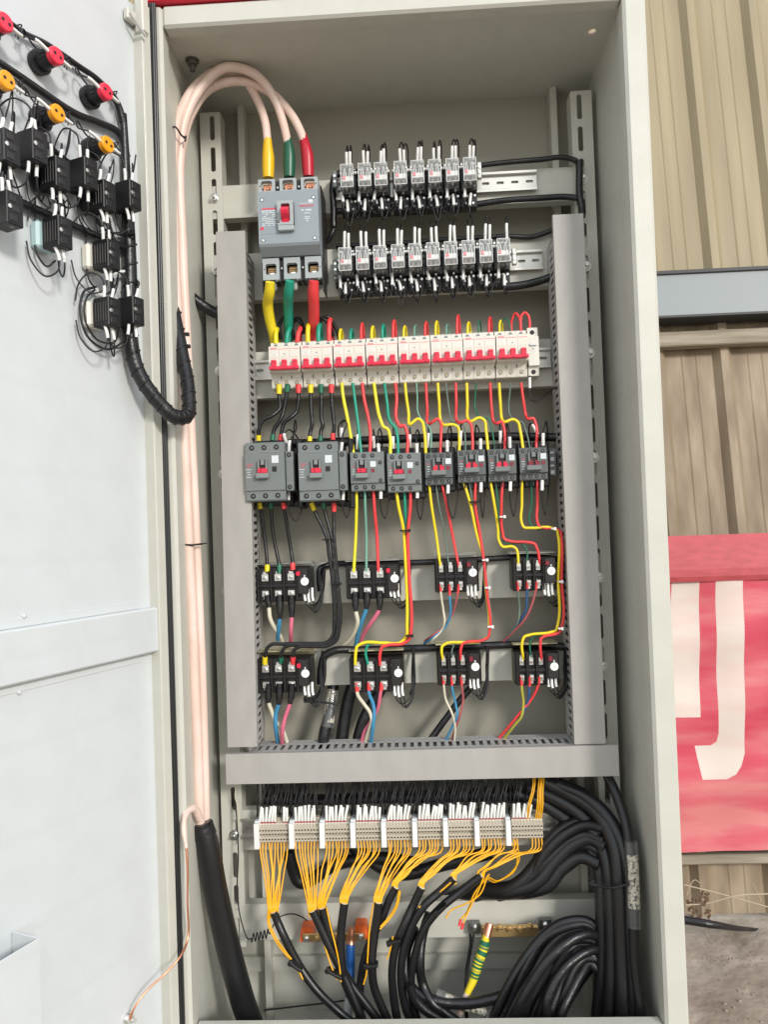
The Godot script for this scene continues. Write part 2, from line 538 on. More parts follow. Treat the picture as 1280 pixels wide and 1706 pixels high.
# ---- the place behind ---------------------------------------------------
func build_setting() -> void:
	var g := Mb.new()
	var s := 60.0
	g.poly([Vector3(-s, 0, s), Vector3(s, 0, s), Vector3(s, 0, -s), Vector3(-s, 0, -s)], Vector3.UP)
	var ground := obj("ground", g.mesh(), M.concrete, null, Vector3(0, ground_y, 0))
	tag(ground, "dusty grey brown concrete ground beside the cabinet", "", "", "structure")
	# corrugated wall, leaning back a little
	var lean := deg_to_rad(7.5)
	wall_at = Transform3D(Basis(Vector3.RIGHT, Vector3(0, cos(lean), -sin(lean)), Vector3(0, sin(lean), cos(lean))), Vector3(0, ground_y, -0.75))
	var wall := thing("corrugated_wall", wall_at.origin)
	wall.transform = wall_at
	tag(wall, "tan corrugated metal wall behind the cabinet with tall narrow ribs", "wall")
	var rib := wall_at.affine_inverse() * wall_px(1160, 220, 0.0)
	var pitch := 0.173
	var lap: float = (wall_at.affine_inverse() * wall_px(1190, 540, 0.0)).y
	for k in range(-6, 6):     # lower and upper sheets, lapped under the rail
		for part in 2:
			var m := Mb.new()
			var y0 := 0.011 if part == 0 else lap
			var y1 := lap + 0.02 if part == 0 else 3.2
			if part == 0 and k == 2: y0 = 0.020
			var out := 0.0 if part == 0 else 0.003
			for j in 3:
				var x := rib.x + (k * 3 + j) * pitch
				var prof := [[-0.016, 0.0], [0.0, 0.020], [0.020, 0.020], [0.036, 0.0], [0.075, 0.0], [0.079, 0.0016], [0.083, 0.0], [0.112, 0.0], [0.116, 0.0016], [0.120, 0.0], [pitch - 0.016, 0.0]]
				for i in range(prof.size() - 1):
					var a := Vector3(x + prof[i][0], 0, prof[i][1] + out)
					var b := Vector3(x + prof[i + 1][0], 0, prof[i + 1][1] + out)
					var q := (b - a).cross(Vector3.UP).normalized()
					m.poly([a + Vector3(0, y0, 0), b + Vector3(0, y0, 0), b + Vector3(0, y1, 0), a + Vector3(0, y1, 0)], q)
			put("corrugated_sheet", m, M.old_sheet if part == 0 else M.sheet, wall)
	# horizontal members in front of the wall
	var rows := [["steel_beam", 447, 525, 0.075, 0.06, M.beam, "grey blue steel beam running across the corrugated wall", "beam"],
		["wooden_rail", 549, 574, 0.045, 0.03, M.wood, "pale timber rail under the grey blue beam on the wall", "rail"],
		["base_rail", 1424, 1441, 0.04, 0.03, M.wood, "thin pale rail low on the wall beneath the red banner", "rail"]]
	for r in rows:
		var a: Vector3 = wall_at.affine_inverse() * wall_px(1190, r[1], r[3])
		var b: Vector3 = wall_at.affine_inverse() * wall_px(1190, r[2], r[3])
		var o := thing(r[0])
		o.transform = wall_at * Transform3D(Basis(), Vector3(0.6, (a.y + b.y) * 0.5, 0))
		tag(o, r[6], r[7])
		if r[0] == "steel_beam":
			var hh: float = (a.y - b.y)
			one_box("web", Vector3(0, 0, r[3] - 0.012), Vector3(5.0, hh - 0.012, 0.006), 0.0, r[5], o)
			one_box("flange", Vector3(0, hh * 0.5 - 0.003, r[3] - 0.035), Vector3(5.0, 0.010, 0.064), 0.001, M.beam_edge_shade, o)
			one_box("flange", Vector3(0, -hh * 0.5 + 0.003, r[3] - 0.032), Vector3(5.0, 0.007, 0.058), 0.001, M.beam_edge_shade, o)  # darkened to carry the shadow between beam and rail
		else:
			one_box("board", Vector3(0, 0, r[3] - r[4] * 0.5), Vector3(5.0, a.y - b.y, r[4]), 0.003, r[5], o)
	build_banner()
	# clutter at the foot of the wall
	var hose := thing("black_hose", P(1143, 1531, -0.6))
	var hp := PackedVector3Array([P(1060, 1520, -0.60), P(1143, 1533, -0.58), P(1180, 1539, -0.57), P(1225, 1546, -0.62), P(1262, 1549, -0.70), P(1330, 1556, -0.73)])
	for i in hp.size(): hp[i] -= hose.position
	cord("tube", hp, [0.009, 0.009, 0.0085, 0.006, 0.004, 0.004], M.cable, hose, 10, 6)
	tag(hose, "black cable lying at the foot of the corrugated wall", "cable")
	var stalks := [["1140,1474,-560 1205,1490,-600 1280,1511,-620", 0.0013, "long pale dry stalk sloping down to the right across the wall foot"],
		["1143,1508,-590 1180,1505,-600 1225,1493,-600 1285,1489,-620", 0.0015, "curved pale dry stalk rising to the right, crossing the sloping one"],
		["1145,1492,-600 1160,1466,-620 1168,1472,-620", 0.0009, "small bent straw standing beside the cabinet's edge"],
		["1256,1473,-640 1270,1503,-640", 0.0011, "short upright straw at the right above the gap under the wall"],
		["1175,1555,-560 1190,1575,-500", 0.0012, "short straw lying on the ground just below the black cable"],
		["1183,1682,-480 1200,1700,-440", 0.0016, "pale straw lying on the ground at the lower right corner"]]
	for st in stalks: wire("dry_stalk", st[0], st[1], M.straw, st[2], "stalk", "", 6, 5)
	var weeds := [[1170, 1492, "dead weed with dark curled seed heads above the black cable"], [1178, 1524, "low brown weed tuft sitting against the black cable"], [1150, 1515, "brown weed sprig close to the cabinet's edge"]]
	rng.seed = 77
	for w in weeds:
		var o := thing("dry_weed", P(w[0], w[1], -0.60))
		tag(o, w[2], "weed")
		var stem := Mb.new()
		var leaf := Mb.new()
		for k in 7:
			var tip := Vector3(rng.randf_range(-0.016, 0.016), rng.randf_range(-0.02, 0.026), rng.randf_range(-0.01, 0.01))
			stem.cyl(Vector3(0.008, -0.035, 0), tip, 0.0007, 0.0004, 5)
			for q in 3:
				var a := tip + Vector3(rng.randf_range(-0.005, 0.005), rng.randf_range(-0.005, 0.005), rng.randf_range(-0.004, 0.004))
				leaf.box(a, Vector3(rng.randf_range(0.003, 0.007), rng.randf_range(0.003, 0.007), 0.002), 0.0006)
		put("stem", stem, M.straw, o)
		put("seed_head", leaf, M.dry_leaf, o)
	var grit := Mb.new()
	for spot in [[1213, 1602, 12], [1244, 1659, 12], [1200, 1640, 6], [1260, 1600, 8], [1180, 1600, 5], [1230, 1690, 8]]:
		var c := on_plane(spot[0], spot[1], Vector3(0, ground_y, 0), Vector3.UP)
		for k in spot[2]:
			var z := rng.randf_range(0.0015, 0.0045)
			grit.box(c + Vector3(rng.randfn(0, 0.012), z * 0.3, rng.randfn(0, 0.02)), Vector3(z, z * 0.7, z) * rng.randf_range(0.7, 1.5), 0.001)
	var gr := put("grit", grit, M.concrete)
	tag(gr, "crumbs of rubble scattered over the concrete ground", "rubble", "", "stuff")

func wall_px(x: float, y: float, off: float) -> Vector3:
	return on_plane(x, y, wall_at.origin + wall_at.basis.z * off, wall_at.basis.z)

func build_banner() -> void:
	var inv := wall_at.affine_inverse()
	var lo := inv * wall_px(1139, 1419, 0.05)
	var hi := inv * wall_px(1122, 968, 0.05)
	var top := inv * wall_px(1120, 891, 0.05)
	var x0 := lo.x - 0.22
	var wide := 0.85
	var tall := hi.y - lo.y
	var px := 1500.0
	var im := Image.create(int(wide * px), int(tall * px), false, Image.FORMAT_RGB8)
	var f := FastNoiseLite.new()
	f.seed = 9
	f.frequency = 0.012
	f.fractal_octaves = 4
	var strokes := [[[1120, 960], [1166, 960], [1169, 1195], [1120, 1195]],
		[[1192, 960], [1237, 960], [1241, 1120], [1243, 1255], [1237, 1276], [1228, 1290], [1213, 1298], [1172, 1299], [1160, 1243], [1188, 1242], [1197, 1236], [1200, 1222], [1196, 1120]]]
	var shapes := []
	for s in strokes:
		var p := PackedVector2Array()
		for q in s:
			var a := inv * wall_px(q[0], q[1], 0.05)
			p.push_back(Vector2((a.x - x0) * px, (hi.y - a.y) * px))
		shapes.append(p)
	for y in im.get_height():
		for x in im.get_width():
			var c := Color(0.76, 0.23, 0.31)
			var streak := f.get_noise_2d(x * 0.13, y * 0.66)
			var fade := clampf(streak * 0.9 + smoothstep(0.45, 1.0, float(y) / im.get_height()) * 0.5 + 0.16, 0.0, 0.85)
			c = c.lerp(Color(0.80, 0.50, 0.48), fade)
			for p in shapes:
				if Geometry2D.is_point_in_polygon(Vector2(x, y), p): c = Color(0.83, 0.78, 0.74).lerp(Color(0.81, 0.70, 0.67), clampf(streak + 0.2, 0.0, 0.5))
			im.set_pixel(x, y, c)
	var m := StandardMaterial3D.new()
	m.albedo_texture = ImageTexture.create_from_image(im)
	m.roughness = 0.6
	var o := thing("banner")
	o.transform = wall_at * Transform3D(Basis(), Vector3(x0, lo.y, 0.05))
	tag(o, "red printed cloth banner with large pale strokes hung on the wall", "banner")
	var g := Mb.new()
	var nx := 40
	var ny := 24
	for j in ny + 1:
		for i in nx + 1:
			var a := float(i) / nx
			var b := float(j) / ny
			g.v.push_back(Vector3(a * wide, b * tall, 0.006 * sin(a * 9.0 + b * 3.0) + 0.0035 * sin(b * 23.0 + a * 3.0 + 2.0 * sin(a * 6.0)) + 0.002 * sin(a * 31.0)))
			g.t.push_back(Vector2(a, 1.0 - b))
			g.n.push_back(Vector3(-0.064 * cos(a * 9.0 + b * 3.0) - 0.073 * cos(a * 31.0), -0.134 * cos(b * 23.0 + a * 3.0 + 2.0 * sin(a * 6.0)) - 0.02, 1.0).normalized())
	for j in ny:
		for i in nx:
			var k := j * (nx + 1) + i
			for q in [k, k + nx + 1, k + 1, k + 1, k + nx + 1, k + nx + 2]: g.ix.push_back(q)
	put("cloth", g, m, o)
	var hem := mat("hem", Color(0.77, 0.33, 0.36), 0.6)
	hem.albedo_texture = noise_tex(0.03, 4, Color(0.86, 0.84, 0.80), Color(1, 1, 1), 61)
	hem.uv1_triplanar = true
	hem.uv1_scale = Vector3(2, 6, 2)
	var hh := top.y - hi.y
	var r := Mb.new()
	var pr := PackedVector2Array()
	for q in [[0, 0.006], [0.012, 0.012], [0.03, 0.014], [hh - 0.02, 0.010], [hh, 0.004], [hh, 0.0], [0, 0.0]]: pr.push_back(Vector2(q[1], q[0]))
	r.prism(pr, Vector3(0, tall - 0.004, 0.002), Vector3(0, 0, 1), Vector3.UP, Vector3(wide, 0, 0))
	put("rolled_hem", r, hem, o)

# ---- the cabinet --------------------------------------------------------
func build_cabinet() -> void:
	cabinet = thing("control_cabinet")
	var c := cabinet
	tag(c, "tall light grey steel control cabinet standing with its door open", "cabinet")
	var bx := func(called: String, a: Vector3, b: Vector3, bev: float, m: Material) -> MeshInstance3D:
		return one_box(called, (a + b) * 0.5, (b - a).abs(), bev, m, c)
	var fl := -0.905
	bx.call("back_panel", Vector3(-0.37, -0.60, BACK - 0.002), Vector3(0.37, 0.785, BACK), 0.0, M.back_shade_paint)  # darker tone here is painted shade, not another paint
	bx.call("unshaded_lower_back", Vector3(-0.37, fl, BACK - 0.002), Vector3(0.37, -0.601, BACK + 0.001), 0.0, M.paint)  # same back, split off without the painted shade where more light reaches
	for s in [-1.0, 1.0]:
		var sw: MeshInstance3D = bx.call("side_wall", Vector3(0.354 * s, ground_y + 0.06, BACK - 0.002), Vector3(0.385 * s, 0.7866, -0.034), 0.002, M.paint)
		bx.call("front_jamb", Vector3(W * s, -0.7866, -0.034), Vector3(0.3845 * s, 0.7866, 0), 0.0045, M.paint)
		bx.call("rear_upright", Vector3((0.288 if s > 0 else -0.283) - 0.006, fl, BACK), Vector3((0.288 if s > 0 else -0.283) + 0.006, 0.757, BACK + 0.03), 0.001, M.paint)
	bx.call("sill", Vector3(-W, -0.7866, -0.03), Vector3(W, -0.772, -0.0005), 0.004, M.paint)
	bx.call("front_header", Vector3(-W, H, -0.03), Vector3(W, 0.7864, -0.0005), 0.004, M.paint)
	bx.call("floor_panel", Vector3(-0.354, fl - 0.003, BACK), Vector3(0.354, fl, -0.03), 0.0, M.paint)
	bx.call("plinth", Vector3(-0.384, ground_y, -0.012), Vector3(0.384, -0.787, -0.004), 0.002, M.paint)
	# ceiling with a lifting hole at the right front
	var ce := Mb.new()
	var hole := P(987, 54, -0.05)
	for q in 1:
		var t := (0.757 - eye.y) / ray(987, 54).y
		hole = eye + ray(987, 54) * t
	ce.box(Vector3((-0.354 + hole.x - 0.012) * 0.5, 0.759, (BACK - 0.03) * 0.5), Vector3(hole.x - 0.012 + 0.354, 0.004, -BACK - 0.03), 0.0)
	ce.box(Vector3((0.354 + hole.x + 0.012) * 0.5, 0.759, (BACK - 0.03) * 0.5), Vector3(0.354 - hole.x - 0.012, 0.004, -BACK - 0.03), 0.0)
	ce.box(Vector3(hole.x, 0.759, (hole.z + 0.012 - 0.03) * 0.5), Vector3(0.024, 0.004, -0.03 - hole.z - 0.012), 0.0)
	ce.box(Vector3(hole.x, 0.759, (hole.z - 0.012 + BACK) * 0.5), Vector3(0.024, 0.004, hole.z - 0.012 - BACK), 0.0)
	ce.cell(Vector3(hole.x, 0.757, hole.z), Vector3.RIGHT, Vector3(0, 0, 1), 0.024, 0.024, 0.012, 0.017, 0.004)
	put("ceiling_panel", ce, M.paint, c)
	bx.call("red_header_panel", Vector3(-0.385, 0.7880, -0.030), Vector3(0.385, 0.94, 0.004), 0.003, M.header_red)
	var eb := Mb.new()
	var bp := eye + ray(320, 100) * ((0.757 - eye.y) / ray(320, 100).y)
	eb.lathe(bp, Vector3.DOWN, [[0.0, 0.012], [0.002, 0.012], [0.0021, 0.0085], [0.009, 0.0085], [0.0091, 0.005], [0.018, 0.005], [0.018, 0.0]], 8)
	put("lifting_bolt", eb, M.dark_steel, c)
	# slotted uprights
	for s in [-1.0, 1.0]:
		var g := Mb.new()
		var w := 0.0365
		var xo := -0.3465 if s < 0 else 0.3450       # outer edge
		var ctr: float = xo - s * w * 0.60
		var cw := w * 0.8
		var top := 0.7243
		var pitch := 0.0565
		for k in 26:
			g.cell(Vector3(ctr, top - 0.032 - pitch * k, -0.19), Vector3.RIGHT, Vector3.UP, cw, pitch, 0.0088, 0.044, 0.0022, 14)
		var yc := top - 0.032 + pitch * 0.5 - pitch * 13.0
		g.box(Vector3(xo - s * 0.1 * w, yc, -0.1911), Vector3(w * 0.2, pitch * 26, 0.0022), 0.0)
		g.box(Vector3(xo - s * (w + 0.0) + s * 0.0011, yc, -0.208), Vector3(0.0022, pitch * 26, 0.0335), 0.0)
		var post := put("slotted_upright", g, M.paint, c)
		var ys := [[350, 330], [352, 449], [357, 618], [363, 790], [368, 985], [372, 1112], [379, 1392], [300, 60]] if s < 0 else [[977, 298], [981, 443], [989, 588], [996, 762], [1003, 962], [1009, 1110], [1016, 1395], [300, 60]]
		for b in ys:
			if b[0] == 300: continue
			var a := P(b[0], b[1], -0.188)
			var m := Mb.new()
			m.lathe(Vector3(ctr, a.y, -0.1898), Vector3(0, 0, 1), [[0.0, 0.009], [0.0015, 0.009], [0.0015, 0.0065], [0.006, 0.0062], [0.0065, 0.0035], [0.013, 0.003], [0.013, 0.0]], 10)
			put("bolt", m, M.steel, post)
	# cross rails: top and bottom in photo rows at x = 640
	var rails := [[295, 350, -0.1945, 0], [411, 490, -0.1945, 0], [577, 655, -0.1945, 0], [758, 806, -0.1945, 0], [934, 1002, -0.1945, 0], [1084, 1139, -0.1945, 0], [1345, 1412, -0.1945, 0], [1503, 1563, -0.1945, 0], [1592, 1616, BACK + 0.012, 0]]
	for r in rails:
		var a := P(640, r[0], r[2])
		var b := P(640, r[1], r[2])
		var g := Mb.new()
		var half := 0.335 if r[2] > -0.25 else 0.35
		g.box(Vector3(0, (a.y + b.y) * 0.5, r[2] - 0.001), Vector3(half * 2, a.y - b.y, 0.002), 0.0)
		g.box(Vector3(0, a.y - 0.001, r[2] - 0.012), Vector3(half * 2, 0.002, 0.020), 0.0)
		g.box(Vector3(0, b.y + 0.001, r[2] - 0.012), Vector3(half * 2, 0.002, 0.020), 0.0)
		put("cross_rail", g, M.paint, c)
	# DIN rails: left px, right px, row px at the middle
	for r in [[556, 896, 308, -0.184], [556, 906, 440, -0.184], [420, 919, 606, -0.184], [412, 930, 777, -0.184], [402, 926, 1376, -0.184]]:
		var mid: float = (r[0] + r[1]) * 0.5
		var a := P(mid, r[2], r[3])
		var x0 := P(r[0], r[2], r[3]).x
		var x1 := P(r[1], r[2], r[3]).x
		var g := Mb.new()
		var wide := x1 - x0
		var cx := (x0 + x1) * 0.5
		for s in [-1.0, 1.0]:
			g.box(Vector3(cx, a.y + s * 0.0152, r[3]), Vector3(wide, 0.0046, 0.0012), 0.0003)
			g.box(Vector3(cx, a.y + s * 0.0129, r[3] - 0.0036), Vector3(wide, 0.0012, 0.006), 0.0)
		var cells := int(wide / 0.024)
		for k in cells:
			g.cell(Vector3(x0 + wide * (k + 0.5) / cells, a.y, r[3] - 0.0060), Vector3.RIGHT, Vector3.UP, wide / cells, 0.0246, 0.013, 0.0052, 0.0012, 12)
		put("mounting_rail", g, M.zinc, c)
	# door seal: three ridges of black rubber along the hinge side
	var se := Mb.new()
	for k in 3:
		var a := P(251.5 + k * 3.2, 60, 0.006 + 0.002 * (k % 2))
		var b := P(292.0 + k * 3.6, 1650, 0.006 + 0.002 * (k % 2))
		var d := (b - a).normalized()
		se.cyl(a - d * 0.05, b + d * 0.08, 0.0026, 0.0026, 10)
	var backing := [P(250, 60, 0.003), P(291, 1650, 0.003)]
	se.box(Vector3((backing[0].x + backing[1].x) * 0.5 + 0.004, 0, 0.0025), Vector3(0.014, 1.57, 0.005), 0.001)
	put("door_seal", se, M.rubber, c)
	build_door()
	for k in c.get_children(): k.position -= Vector3(0, ground_y, 0)
	c.position = Vector3(0, ground_y, 0)

func build_door() -> void:
	var v := Vector3(-0.38075, 0, 0.92461).normalized()       # from the hinge towards the free edge
	var nn := Vector3.UP.cross(v)
	door_at = Transform3D(Basis(-v, Vector3.UP, nn), P(247, 890, 0.022))
	var inv := door_at.affine_inverse()
	var L := func(x: float, y: float, off: float) -> Vector3: return inv * on_plane(x, y, door_at.origin + nn * off, nn)
	var g := Mb.new()
	g.box(Vector3(-0.37, 0, -0.001), Vector3(0.74, 1.6, 0.002), 0.0)
	var door := put("door", g, M.door_paint, cabinet)
	door.transform = door_at
	# folded edge by the hinge
	var e := Mb.new()
	e.box(Vector3(0.0005, 0, 0.008), Vector3(0.003, 1.6, 0.018), 0.001)
	e.box(Vector3(0.0085, 0, 0.0155), Vector3(0.015, 1.6, 0.003), 0.001)
	e.box(Vector3(0.016, 0, 0.004), Vector3(0.002, 1.6, 0.026), 0.0008)
	put("folded_edge", e, M.paint, door)
	var a: Vector3 = L.call(150, 1029, 0.013)
	var b: Vector3 = L.call(150, 1112, 0.013)
	var r: Vector3 = L.call(267, 1050, 0.013)
	var st := Mb.new()
	st.box(Vector3((r.x - 0.74) * 0.5, (a.y + b.y) * 0.5, 0.0065), Vector3(r.x + 0.74, a.y - b.y, 0.013), 0.0025)
	put("stiffening_bar", st, M.door_paint, door)
	var lip := Mb.new()
	lip.box(Vector3((r.x - 0.76) * 0.5, a.y + 0.006, 0.0006), Vector3(r.x + 0.70, 0.012, 0.0012), 0.0005)
	lip.box(Vector3((r.x - 0.76) * 0.5, b.y - 0.006, 0.0006), Vector3(r.x + 0.70, 0.012, 0.0012), 0.0005)
	put("stiffener_flange", lip, M.door_paint, door)
	for s in [[38, 1026], [30, 1153]]:
		var q: Vector3 = L.call(s[0], s[1], 0.0)
		var m := Mb.new()
		m.lathe(Vector3(q.x, q.y, 0.003), Vector3(0, 0, 1), [[-0.003, 0.003], [0.0, 0.003], [0.001, 0.0015], [0.001, 0.0]], 10)
		put("weld_stud", m, M.door_paint, door)
	# document pocket
	var pt: Vector3 = L.call(66, 1562, 0.045)
	var pocket := Mb.new()
	var low := -0.80
	var pl := -0.6
	pocket.box(Vector3((pt.x + pl) * 0.5, (pt.y + low) * 0.5, 0.044), Vector3(pt.x - pl, pt.y - low, 0.002), 0.0006)
	pocket.box(Vector3(pt.x - 0.001, (pt.y + low) * 0.5, 0.022), Vector3(0.002, pt.y - low, 0.042), 0.0006)
	pocket.box(Vector3(pt.x + 0.010, (pt.y + low) * 0.5, 0.001), Vector3(0.02, pt.y - low, 0.0015), 0.0006)
	put("document_pocket", pocket, M.door_paint, door)
	# upper hinge
	var hg: Vector3 = L.call(234, 30, 0.012)
	var hm := Mb.new()
	hm.box(Vector3(hg.x, hg.y + 0.012, 0.014), Vector3(0.014, 0.075, 0.016), 0.002)
	hm.box(Vector3(hg.x - 0.016, hg.y - 0.005, 0.006), Vector3(0.02, 0.018, 0.010), 0.002)
	hm.cyl(Vector3(hg.x + 0.002, hg.y - 0.03, 0.012), Vector3(hg.x + 0.002, hg.y + 0.06, 0.012), 0.0045, 0.0045, 10)
	put("hinge", hm, M.paint, door)
	var pin := Mb.new()
	pin.cyl(Vector3(hg.x - 0.004, hg.y - 0.034, 0.024), Vector3(hg.x - 0.03, hg.y - 0.012, 0.018), 0.0022, 0.0022, 8)
	put("hinge_pin", pin, M.steel, door)
	# earthing stud with lug at the foot of the door
	var es: Vector3 = L.call(214, 1697, 0.004)
	var em := Mb.new()
	em.lathe(Vector3(es.x, es.y, 0.0), Vector3(0, 0, 1), [[0.0, 0.009], [0.004, 0.009], [0.004, 0.006], [0.010, 0.006], [0.010, 0.003], [0.016, 0.003], [0.016, 0.0]], 10)
	put("earthing_stud", em, M.tin, door)
# ---- lamps, switch blocks and their wiring on the door ------------------
func D(x: float, y: float, z: float) -> Vector3:
	return door_at * Vector3(x, y, z)
func door_px(x: float, y: float, off: float) -> Vector3:
	var nn := door_at.basis.z
	return door_at.affine_inverse() * on_plane(x, y, door_at.origin + nn * off, nn)

func build_door_devices() -> void:
	var lamp := thing("indicator_lamp")
	var Z := Vector3(0, 0, 1)
	var g := Mb.new()
	g.lathe(Vector3.ZERO, Z, [[0.001, 0.0145], [0.006, 0.0145], [0.0062, 0.0155], [0.011, 0.0155], [0.0112, 0.0120], [0.014, 0.0115], [0.031, 0.0108]], 22)
	put("lamp_housing", g, M.black, lamp)
	for k in 3:
		one_box("housing_slot", Vector3(0.0112 * cos(2.4 + k * 0.5), 0.0112 * sin(2.4 + k * 0.5), 0.022), Vector3(0.0015, 0.0015, 0.008), 0.0, M.rubber, lamp)
	var cap := Mb.new()
	cap.lathe(Vector3.ZERO, Z, [[0.030, 0.0098], [0.0305, 0.0112], [0.0375, 0.0112], [0.0390, 0.0098], [0.0390, 0.0]], 22)
	var cp := put("terminal_cap", cap, M.lamp_red, lamp)
	for s in [-1.0, 1.0]:
		var h := Mb.new()
		h.lathe(Vector3(s * 0.0045, -s * 0.001, 0.0391), Z, [[0.0, 0.0021], [0.0003, 0.0021], [0.0003, 0.0]], 12)
		put("screw_hole", h, M.soft_black, cp)
	var lamps := [[10, 36, "red"], [96, 92, "red"], [179, 152, "red"], [13, 133, "orange"], [98, 188, "orange"], [181, 240, "orange"]]
	var says := ["red capped lamp at the left edge of the top row, cut by the frame", "red capped lamp in the middle of the sloping top row on the door", "red capped lamp nearest the hinge in the top row",
		"orange capped lamp at the left edge of the second row", "orange capped lamp in the middle of the second row", "orange capped lamp nearest the hinge, beside the thick harness"]
	var where := []
	for i in lamps.size():
		var q := door_px(lamps[i][0], lamps[i][1], 0.039)
		var o := lamp if i == 0 else copy_of(lamp, "indicator_lamp", Vector3.ZERO)
		o.transform = door_at * Transform3D(Basis(), Vector3(q.x, q.y, 0))
		if lamps[i][2] == "orange": (o.get_node("terminal_cap") as MeshInstance3D).material_override = M.amber
		tag(o, says[i], "indicator lamp", "indicator lamps on the cabinet door")
		where.append(Vector2(q.x, q.y))
	# switch contact blocks
	var block := thing("contact_block")
	g = Mb.new()
	g.box(Vector3(0, 0, 0.031), Vector3(0.023, 0.039, 0.028), 0.001)
	g.box(Vector3(0, 0, 0.0155), Vector3(0.019, 0.030, 0.004), 0.0)
	put("block_body", g, M.black, block)
	for k in 3:
		one_box("terminal_well", Vector3(-0.003 + 0.004 * (k % 2), -0.0115 + k * 0.0115, 0.0453), Vector3(0.009, 0.0075, 0.0008), 0.0003, M.rubber, block)
	var sc := Mb.new()
	sc.lathe(Vector3(-0.0075, 0.001, 0.045), Z, [[0.0, 0.0028], [0.0012, 0.0026], [0.0015, 0.0]], 10)
	put("terminal_screw", sc, M.tin, block)
	for k in 5:
		one_box("grille_bar", Vector3(-0.0118, 0.0, 0.022 + k * 0.0045), Vector3(0.001, 0.026, 0.0018), 0.0003, M.bakelite, block)
	var collar := Mb.new()
	collar.box(Vector3(0, 0, 0.0072), Vector3(0.027, 0.032, 0.013), 0.003)
	put("mounting_collar", collar, M.black, block)
	var blocks := [[20, 245, 0, "contact block with grille at the left edge of the upper switch row"], [67, 244, 0, "dark contact block right of the grilled one under the middle orange lamp"],
		[105, 289, 0, "grilled contact block in the middle pair below the orange lamps"], [152, 289, 0, "plain sided contact block in the middle pair, under the last orange lamp"],
		[183, 326, 0, "grilled contact block of the pair beside the harness"], [226, 325, 0, "plain contact block of the pair overlapping the thick black harness"],
		[25, 348, 2, "contact block at the left edge with clear covered lamp under it"], [109, 387, 1, "contact block on a pale blue switch body"],
		[190, 424, 2, "contact block on a whitish switch body beside the harness"], [191, 520, 2, "grilled contact block of the lowest pair with looping wires"], [231, 518, 0, "plain contact block of the lowest pair over the harness"]]
	for i in blocks.size():
		var b = blocks[i]
		var q := door_px(b[0], b[1], 0.045)
		var o := block if i == 0 else copy_of(block, "contact_block", Vector3.ZERO)
		o.transform = door_at * Transform3D(Basis(), Vector3(q.x, q.y, 0))
		if b[2] > 0:
			var mc := o.get_node("mounting_collar") as MeshInstance3D
			mc.material_override = M.teal_plastic if b[2] == 1 else M.cream
			mc.scale = Vector3(1.12, 1.1, 1.1)
			mc.position.x = -0.002
		if not i in [0, 2, 4, 7, 8, 9]:
			for c in o.get_children():
				if str(c.name).begins_with("grille_bar"): c.free()
		tag(o, b[3], "contact block", "switch contact blocks on the cabinet door")
	var short := ["upper switch at the left edge", "plain switch under the middle orange lamp", "grilled switch of the middle pair", "plain switch of the middle pair", "grilled switch beside the harness", "plain switch over the thick harness",
		"second row switch at the left edge", "pale blue based switch", "whitish based upper switch", "whitish based lowest switch", "plain lowest switch by the harness"]
	var lamp_short := ["leftmost red lamp", "middle red lamp", "red lamp nearest the hinge", "leftmost orange lamp", "middle orange lamp", "orange lamp nearest the hinge"]
	# leads with white sleeves at every block
	rng.seed = 11
	for i in blocks.size():
		var b = blocks[i]
		var q := door_px(b[0], b[1], 0.045)
		for s in [-1.0, 1.0]:
			for up in [1.0, -1.0]:
				if i == 6 and up < 0: continue
				var x: float = q.x + s * 0.006 - 0.002
				var y: float = q.y + up * 0.017
				var tilt := rng.randf_range(-0.006, 0.006)
				var bend := rng.randf_range(0.9, 1.3)
				var side: float = rng.randf_range(0.006, 0.016) * s
				var p := PackedVector3Array([D(x, y, 0.034), D(x + tilt, y + up * 0.018, 0.036), D(x + tilt + side * 0.2, y + up * 0.027 * bend, 0.034), D(x + tilt + side, y + up * 0.033 * bend, 0.024), D(x + side * 1.9, y + up * 0.02, 0.012), D(x + side * 2.2, y - up * 0.004, 0.008)])
				var o := cord("switch_lead", p, 0.0011, M.soft_black, null, 6, 5)
				tag(o, "%s white sleeved black lead %s the %s" % ["left" if s < 0 else "right", "above" if up > 0 else "below", short[i]], "wire", "sleeved leads of the door switches")
				on(o, "marker_sleeve", PackedVector3Array([p[0], p[1]]), 0.0022, M.white, 8, 1)
	# leads at every lamp
	for i in lamps.size():
		var q: Vector2 = where[i]
		for s in [-1.0, 1.0]:
			var p := PackedVector3Array([D(q.x + s * 0.010, q.y + 0.001, 0.034), D(q.x + s * 0.028, q.y - s * 0.003 + 0.004, 0.031), D(q.x + s * 0.038, q.y + 0.008, 0.024), D(q.x + s * 0.030, q.y + 0.024, 0.014), D(q.x + s * 0.014, q.y + 0.016, 0.010), D(q.x + s * 0.002, q.y + 0.012, 0.009)])
			var o := cord("lamp_lead", p, 0.0011, M.soft_black, null, 6, 6)
			tag(o, "white sleeved black lead on the %s side of the %s" % ["left" if s < 0 else "hinge", lamp_short[i]], "wire", "sleeved leads of the door lamps")
			on(o, "marker_sleeve", PackedVector3Array([p[0], p[1]]), 0.0023, M.white, 8, 1)
			var lp := PackedVector3Array([D(q.x + s * 0.034, q.y + 0.01, 0.013), D(q.x + s * 0.032 + 0.006, q.y + 0.024, 0.02), D(q.x + s * 0.02 + 0.012, q.y + 0.020, 0.02), D(q.x + s * 0.02 + 0.018, q.y + 0.008, 0.014)])
			if s > 0:
				var o2 := cord("wire_loop", lp, 0.0009, M.soft_black, null, 6, 6)
				tag(o2, "small black wire loop springing up by the %s" % lamp_short[i], "wire", "loose loops of the door harness")
